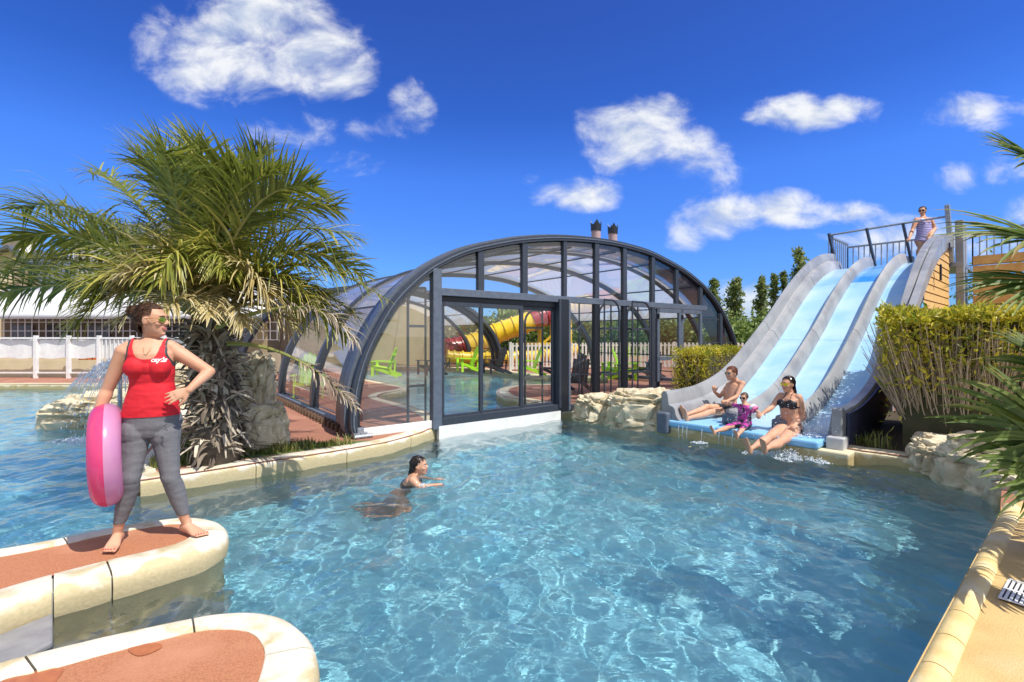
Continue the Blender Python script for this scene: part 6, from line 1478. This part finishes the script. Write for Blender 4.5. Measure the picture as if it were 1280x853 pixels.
# ---- child between them
def child():
    D=lambda x,y,Y: P(x,y,Y); J=dict(head=D(930,497.5,7.12),shR=D(925.5,508,7.22),shL=D(938,508.5,7.05),elR=D(918,507,7.3),wrR=D(912.5,503.5,7.5),elL=D(945,513.5,6.98),wrL=D(949.5,516.5,6.88),hpR=D(926.5,530,7.14),hpL=D(934,530.5,7.05),knR=D(910,534,6.9),knL=D(929,534.5,6.75),anR=D(894,540,6.72),anL=D(922,545,6.62),front=Vector((-.6,-.8,0)))
    k=.66; tor=[(D(930.5,534,7.10),.08,.06,.08),(D(930.5,530,7.10),.145,.10,.11),(D(930.5,524,7.10),.135,.10,.09),(D(930.7,518,7.10),.13,.095,.085),(D(931,513,7.10),.14,.095,.085),(D(931.2,509,7.1),.145,.085,.085),(D(931.3,506.5,7.1),.10,.065,.065),(D(931.3,505,7.1),.06,.055,.055)]
    tor=[(p,a*1.12,f*1.12,b_*1.12) for p,a,f,b_ in tor]
    root,body,W,Mx=figure('small boy in a purple swim shirt and armband sliding between the man and the woman',J,k,G(930,538,.25),(-.75,-.62,-.08),(.05,0,1),'skinw',tor,voxel=.0075,hands=(.8,.8),fat=1.0,toes=((-.4,-.1,1),(-.3,-.3,1)),toeup=((.8,.4,.25),(.7,.6,.3)),handn=((0,0,1),(0,0,1)),jaw=.98,handd=((-.6,.4,.2),(.8,-.4,-.1)))
    W2=lambda x,y,z: W(x,y,z)
    sc=1.0
    face_parts(W,Mx,k,root,smile=1.0,eyes=False); sunglasses(W,Mx,k*1.1,root,M['lensk'],M['strapk'])
    hair_cap(W,Mx,k,root,M['hairf'],lambda x,y,z: not((y>.045 and z<.078) or (z<-.02) or (abs(x)>.055 and y>-.01 and z<.025)),strands=160,seed=10,fw=.002)
    M['purple']=mat('purple swim shirt cloth',(.02,.02,.05),.6,(.42,.03,.28),16,lo=.44,hi=.54); M['dkshort']=mat('dark swim shorts',(.012,.014,.022),.5)
    def shirt(c):
        ar=(sdist(c,J['elR'],J['wrR']),sdist(c,J['elL'],J['wrL'])); ax=(tor[-1][0]-tor[0][0]).normalized(); z=(c-tor[0][0]).dot(ax); T=(tor[-1][0]-tor[0][0]).length
        if ar[0][0]<.045 and ar[0][1]>.3: return False
        if ar[1][0]<.045 and ar[1][1]>.3: return False
        lk=min(sdist(c,J['hpL'],J['knL'])[1],sdist(c,J['hpR'],J['knR'])[1])
        return .05<z<T-.012 and (c-W(0,0,-.02)).length>.095*k/.66*1.0
    region(body,'swim_shirt',M['purple'],root,shirt,.004)
    def sh(c):
        ax=(tor[-1][0]-tor[0][0]).normalized(); z=(c-tor[0][0]).dot(ax); d,t=min((sdist(c,J['hpL'],J['knL'])),(sdist(c,J['hpR'],J['knR'])),key=lambda q:q[0]); ar=min(sdist(c,J['elR'],J['wrR'])[0],sdist(c,J['elL'],J['wrL'])[0])
        return z<.06 and t<.7 and ar>.05
    region(body,'swim_shorts',M['dkshort'],root,sh,.006)
    b=MB(); p=seg(J['elL'],J['shL'],.1); q=seg(J['elL'],J['shL'],.85); c0=(p+q)/2; d=(q-p).normalized(); u=perp(d,Vector((0,0,1))); v=d.cross(u)
    for off,m_ in ((-.022,'a'),(.022,'b')):
        rings=[]; nb=MB(); 
        for i in range(24):
            a=2*math.pi*i/24; rad=u*math.cos(a)+v*math.sin(a); rings.append([c0+d*(off+.022*math.cos(2*math.pi*j/10))+rad*(.045+.020*math.sin(2*math.pi*j/10)) for j in range(10)])
        rings.append(rings[0]); nb.loft(rings,cap=False); nb.build('armband',mat('pink vinyl',(.75,.15,.35),.25,coat=.5) if m_=='a' else mat('white blue vinyl',(.6,.7,.8),.25,(.75,.78,.8),20,coat=.5),root,smooth=True)
child()
# ---- swimmer
def swimmer():
    D=lambda x,y,dy=0: P(x,y+5,5.33+dy); J=dict(head=D(524,577.5),shR=D(516,596,-.16),shL=D(518,595,.16),elR=D(526,606,-.20),wrR=D(540,602,-.16),elL=D(530,603,.22),wrL=D(543,603,.2),hpR=D(498,648,-.08),hpL=D(498,648,.08),knR=D(498,690,-.1),knL=D(488,688,.1),anR=D(468,705,-.1),anL=D(458,700,.1),front=Vector((1,0,.1)))
    tor=[(D(496,650),.10,.07,.09),(D(498,645),.165,.10,.115),(D(501,636),.155,.10,.10),(D(506,624),.135,.09,.085),(D(509,614),.150,.11,.09),(D(513,604),.158,.10,.09),(D(516,595),.15,.08,.08),(D(518,590.5),.09,.06,.065),(D(519.5,587),.052,.05,.05)]
    root,body,W,Mx=figure('dark haired woman swimming with her head and one arm above the water',J,.92,G(519,600,0),(.97,-.10,.02),(-.12,0,1),'skinw',tor,bust=.9,hands=(.15,.2),toes=((-.8,0,-.5),(-.8,0,-.5)),toeup=((-.3,0,-1),(-.3,0,-1)),handn=((0,-.2,1),(0,0,1)),voxel=.0085,handd=((1,-.05,.08),None))
    face_parts(W,Mx,.92,root,smile=1.5)
    def ex(bb):
        for k in range(8): f=k/7; bb.ball(W(0,-.075-.030*f,-.01-.16*f),(.058*(1-.45*f),.04,.05),Mx)
    hair_cap(W,Mx,.92,root,M['hairk'],lambda x,y,z: not((y>.04 and z<.088) or (z<-.03 and y>-.045) or (abs(x)>.055 and y>.012 and z<.05)),extra=ex,strands=260,seed=12,flow=lambda l:Vector((0,-.4,-1)),fw=.002)
    def top(c): return D(0,614).z<c.z<D(0,600).z and c.x>D(503,0).x and min(sdist(c,J['shR'],J['elR'])[0],sdist(c,J['shL'],J['elL'])[0],sdist(c,J['elL'],J['wrL'])[0],sdist(c,J['elR'],J['wrR'])[0])>.05
    region(body,'bikini_top',M['bikini'],root,top,.004,thick=.002,keep=.3)
    for o in [body]: o.cycles.is_caustics_receiver=True
    b=MB(); b.tube([W(-.05,-.02,-.10),D(521,591,-.10),D(521,594,-.12)],[.004,.005,.006],n=6); b.build('neck_strap',M['bikini'],root)
swimmer()
# ---- woman on the platform
def woman_top():
    Y0=12.35; D=lambda x,y,dy=0: P(x,y,Y0+dy); fz=PZ
    J=dict(head=D(1153,264),shR=D(1145.5,275),shL=D(1163,275,.05),elR=D(1140.5,288,-.05),wrR=D(1136.5,298,-.25),elL=D(1168.5,286),wrL=D(1162,297,-.25),hpR=D(1151,301),hpL=D(1159.5,301),front=Vector((-.3,-1,0)))
    for sd,x in (('R',1150),('L',1160)): J['kn'+sd]=Vector((D(x,0).x,Y0-.02,fz+.48)); J['an'+sd]=Vector((D(x,0).x,Y0+.02,fz+.08))
    tor=[(D(1155.5,306),.12,.08,.10),(D(1155.5,301),.200,.13,.14),(D(1155.5,296.5),.205,.145,.14),(D(1155,291),.178,.14,.10),(D(1154.5,286),.165,.13,.095),(D(1154,281),.175,.125,.10),(D(1154,277),.175,.11,.10),(D(1154,273.5),.12,.07,.08),(D(1154,271),.06,.055,.055)]
    root,body,W,Mx=figure('woman in a lilac striped swimsuit leaning on the bar at the top of the slide',J,.98,Vector((D(1155,0).x,Y0,fz)),(-.75,-.62,-.12),(0,0,1),'skin',tor,bust=1.05,fat=1.25,legsf=1.2,hands=(.8,.8),toes=((-.1,-1,0),(.1,-1,0)),voxel=.010,kf=(0,-1,0),handn=((-.6,-.5,.5),(.6,-.5,.5)))
    face_parts(W,Mx,.98,root,smile=.8,eyes=False); sunglasses(W,Mx,.98,root,M['lensk'],M['strapk'])
    def ex(bb): bb.ball(W(0,-.09,-.03),(.05,.04,.07),Mx)
    hair_cap(W,Mx,.98,root,M['hairb'],lambda x,y,z: not((y>.038 and z<.088) or (z<-.03 and y>-.05) or (abs(x)>.055 and y>-.01 and z<.03)),extra=ex,strands=120,seed=13,fw=.002)
    m=bpy.data.materials.new('striped swimsuit'); m.use_nodes=True; nt=m.node_tree; bb=nt.nodes['Principled BSDF']; tc=nt.nodes.new('ShaderNodeTexCoord'); wv=nt.nodes.new('ShaderNodeTexWave'); wv.bands_direction='Z'; wv.inputs['Scale'].default_value=7; wv.inputs['Distortion'].default_value=.6; nt.links.new(tc.outputs['Object'],wv.inputs[0]); cr=nt.nodes.new('ShaderNodeValToRGB'); cr.color_ramp.elements[0].color=(.10,.09,.42,1); cr.color_ramp.elements[1].color=(.62,.55,.72,1); nt.links.new(wv.outputs['Fac'],cr.inputs[0]); nt.links.new(cr.outputs[0],bb.inputs['Base Color'])
    def suit(c):
        ar=min(sdist(c,J['shR'],J['elR'])[0],sdist(c,J['shL'],J['elL'])[0],sdist(c,J['elL'],J['wrL'])[0],sdist(c,J['elR'],J['wrR'])[0])
        if ar<.072: return False
        zt=D(0,277).z; 
        return D(0,305).z+abs(c.x-D(1155,0).x)*.35<c.z<zt+.07 and not(c.z>zt-.03 and (abs(c.x-D(1154,0).x)<.05 or abs(c.x-D(1154,0).x)>.12))
    region(body,'swimsuit',m,root,suit,.006)
woman_top()
# ================================================================== SPLASH, FALLING WATER, LITTLE THINGS
def watermat(name,white=.35):
    m=bpy.data.materials.new(name); m.use_nodes=True; nt=m.node_tree; N=nt.nodes; L=nt.links; b=N['Principled BSDF']; b.inputs['Base Color'].default_value=(1,1,1,1); b.inputs['Roughness'].default_value=.03
    t=N.new('ShaderNodeBsdfTransparent'); d=N.new('ShaderNodeBsdfTranslucent'); d.inputs[0].default_value=(.9,.95,1,1); d2=N.new('ShaderNodeBsdfDiffuse'); d2.inputs[0].default_value=(.9,.95,1,1)
    g=N.new('ShaderNodeBsdfGlossy'); g.inputs['Roughness'].default_value=.05
    m0=N.new('ShaderNodeMixShader'); L.new(d.outputs[0],m0.inputs[1]); L.new(d2.outputs[0],m0.inputs[2])
    m1=N.new('ShaderNodeMixShader'); m1.inputs[0].default_value=white; L.new(t.outputs[0],m1.inputs[1]); L.new(m0.outputs[0],m1.inputs[2])
    m2=N.new('ShaderNodeMixShader'); m2.inputs[0].default_value=.10; L.new(m1.outputs[0],m2.inputs[1]); L.new(g.outputs[0],m2.inputs[2]); L.new(m2.outputs[0],N['Material Output'].inputs[0]); return m
M['spray']=watermat('spray',.62); M['foam']=watermat('foam',.75)
def drops(name,items,label,streaks=(),m='spray',cat='splash'):
    """items: (position, radius, stretch direction or None)"""
    b=MB()
    for p,r,d in items:
        if d is None: b.ball(p,r,nu=6,nv=4)
        else:
            dd=Vector(d).normalized(); Mx=dd.to_track_quat('Z','Y').to_matrix(); b.ball(p,(r*.7,r*.7,r*2.2),Mx,nu=6,nv=4)
    for pts,r in streaks: b.tube(pts,r,n=5)
    o=b.build(name,M[m],None,smooth=True,recalc=False); return tag(o,label,cat,kind='stuff')
rng=np.random.default_rng(21); it=[]
for c,n,sp,vz in ((P(958,566,6.25),330,.16,.16),(P(1000,552,6.45),620,.22,.20),(P(926,540,7.0),260,.12,.22),(P(940,525,7.05),220,.14,.20),(P(1020,545,6.6),420,.16,.10),(P(855,522,7.75),60,.10,.10)):
    for i in range(n):
        p=c+Vector((rng.normal()*sp,rng.normal()*sp*.8,abs(rng.normal())*vz)); it.append((p,.0016+.0045*rng.random()**3,rng.normal(size=3) if rng.random()<.5 else None))
drops('splash',it,'white droplets thrown up round the sliders at the slide foot')
# froth on the water under the feet
def froth(name,c,rx,ry,rz,seed,label,h=.05):
    rng=np.random.default_rng(seed); b=MB(); n=int(3000*rx*ry/.2)
    for i in range(n):
        a=rng.random()*6.283; r=rng.random()**.6; x=r*math.cos(a)*rx; y=r*math.sin(a)*ry; nz=mnoise.noise(Vector((x*9,y*9,seed)))
        if nz<-.05 and rng.random()<.85: continue
        p=Vector(c)+Matrix.Rotation(rz,3,'Z')@Vector((x,y,0)); b.ball(p+Vector((0,0,.004+h*abs(rng.normal())*(1-r)*.6)),(.004+.010*rng.random()**2,.004+.010*rng.random()**2,.003+.006*rng.random()),nu=6,nv=4)
    o=b.build(name,M['foam'],None,smooth=True,recalc=False); return tag(o,label,'foam',kind='stuff')
froth('foam',G(985,572,0),.55,.26,-.5,3,'white froth where the woman in the bikini meets the water',.10)
froth('foam',Q(.05,2.0,.27),.28,.22,.7,4,'white froth on the right run-out pad',.05)
froth('foam',G(874,554,0),.13,.08,0,6,'small froth patch under the leftmost lane',.03)
froth('foam',G(530,607,0),.10,.05,0,7,'light froth before the swimmer',.015)
# thin trickles from the pad edge
st=[]
for px in (872,878,884,905,928,936,945):
    u=(px-845)/200*2.3; p=Q(-.33,min(max(u,.15),2.2),.20); st.append(([p,p+Vector((-.01,-.012,-.08)),p+Vector((-.015,-.02,-.22))],[.004,.006,.004]))
drops('trickles',[(p[-1]+Vector(rng.normal(size=3)*.03)+Vector((0,0,.03)),.005,None) for p,r in st for _ in range(6)],'thin trickles of water falling from the blue pads',st)
# water jet dome behind the woman
wj=P(150,452,7.6); it=[];st=[]
for i in range(420):
    a=rng.random()*6.283; v=.30+.45*rng.random(); p=[]; 
    for k in range(9):
        t=k/8*1.0; p.append(wj+Vector((math.cos(a)*v*t,math.sin(a)*v*t,.22*t-1.15*t*t*(.5+.25*v)+rng.normal()*.006)))
    k0=rng.integers(0,7); st.append((p[k0:k0+3],[.003,.006,.003]))
    it.append((p[rng.integers(1,9)]+Vector(rng.normal(size=3)*.03),.004+.007*rng.random(),(0,0,1) if rng.random()<.6 else None))
for i in range(260):
    a=rng.random()*6.283; r=.3+.45*rng.random(); it.append((wj+Vector((math.cos(a)*r,math.sin(a)*r,-.55-.65*rng.random())),.004+.009*rng.random(),(0,0,1)))
drops('water_jet',it,'dome of white water falling over the boulder behind the woman in red',st)
b=MB(); b.tube([(wj.x,wj.y,-1.0),(wj.x,wj.y,wj.z-.02)],.03,n=10); tag(b.build('jet_nozzle',M['galv']),'grey nozzle pipe rising inside the water jet','nozzle')
froth('foam',(wj.x-.1,wj.y-.3,.0),.75,.30,0,9,'froth on the water below the jet behind the swim ring',.05)
# fallen yellow leaves on the water and dry leaves on the paving
rng=np.random.default_rng(4); pts=[]
for px,py in ((1083,592),(905,610),(860,560),(1100,640)): pts.append(tuple(G(px,py,-.0)+Vector((0,0,.012))))
o=leaves('floating_leaves',pts,.05,M['pdry'],None,rng=rng,dirs=np.array([[1,0,0]]*len(pts))); tag(o,'a few yellow leaves floating on the pool','leaves',kind='stuff')
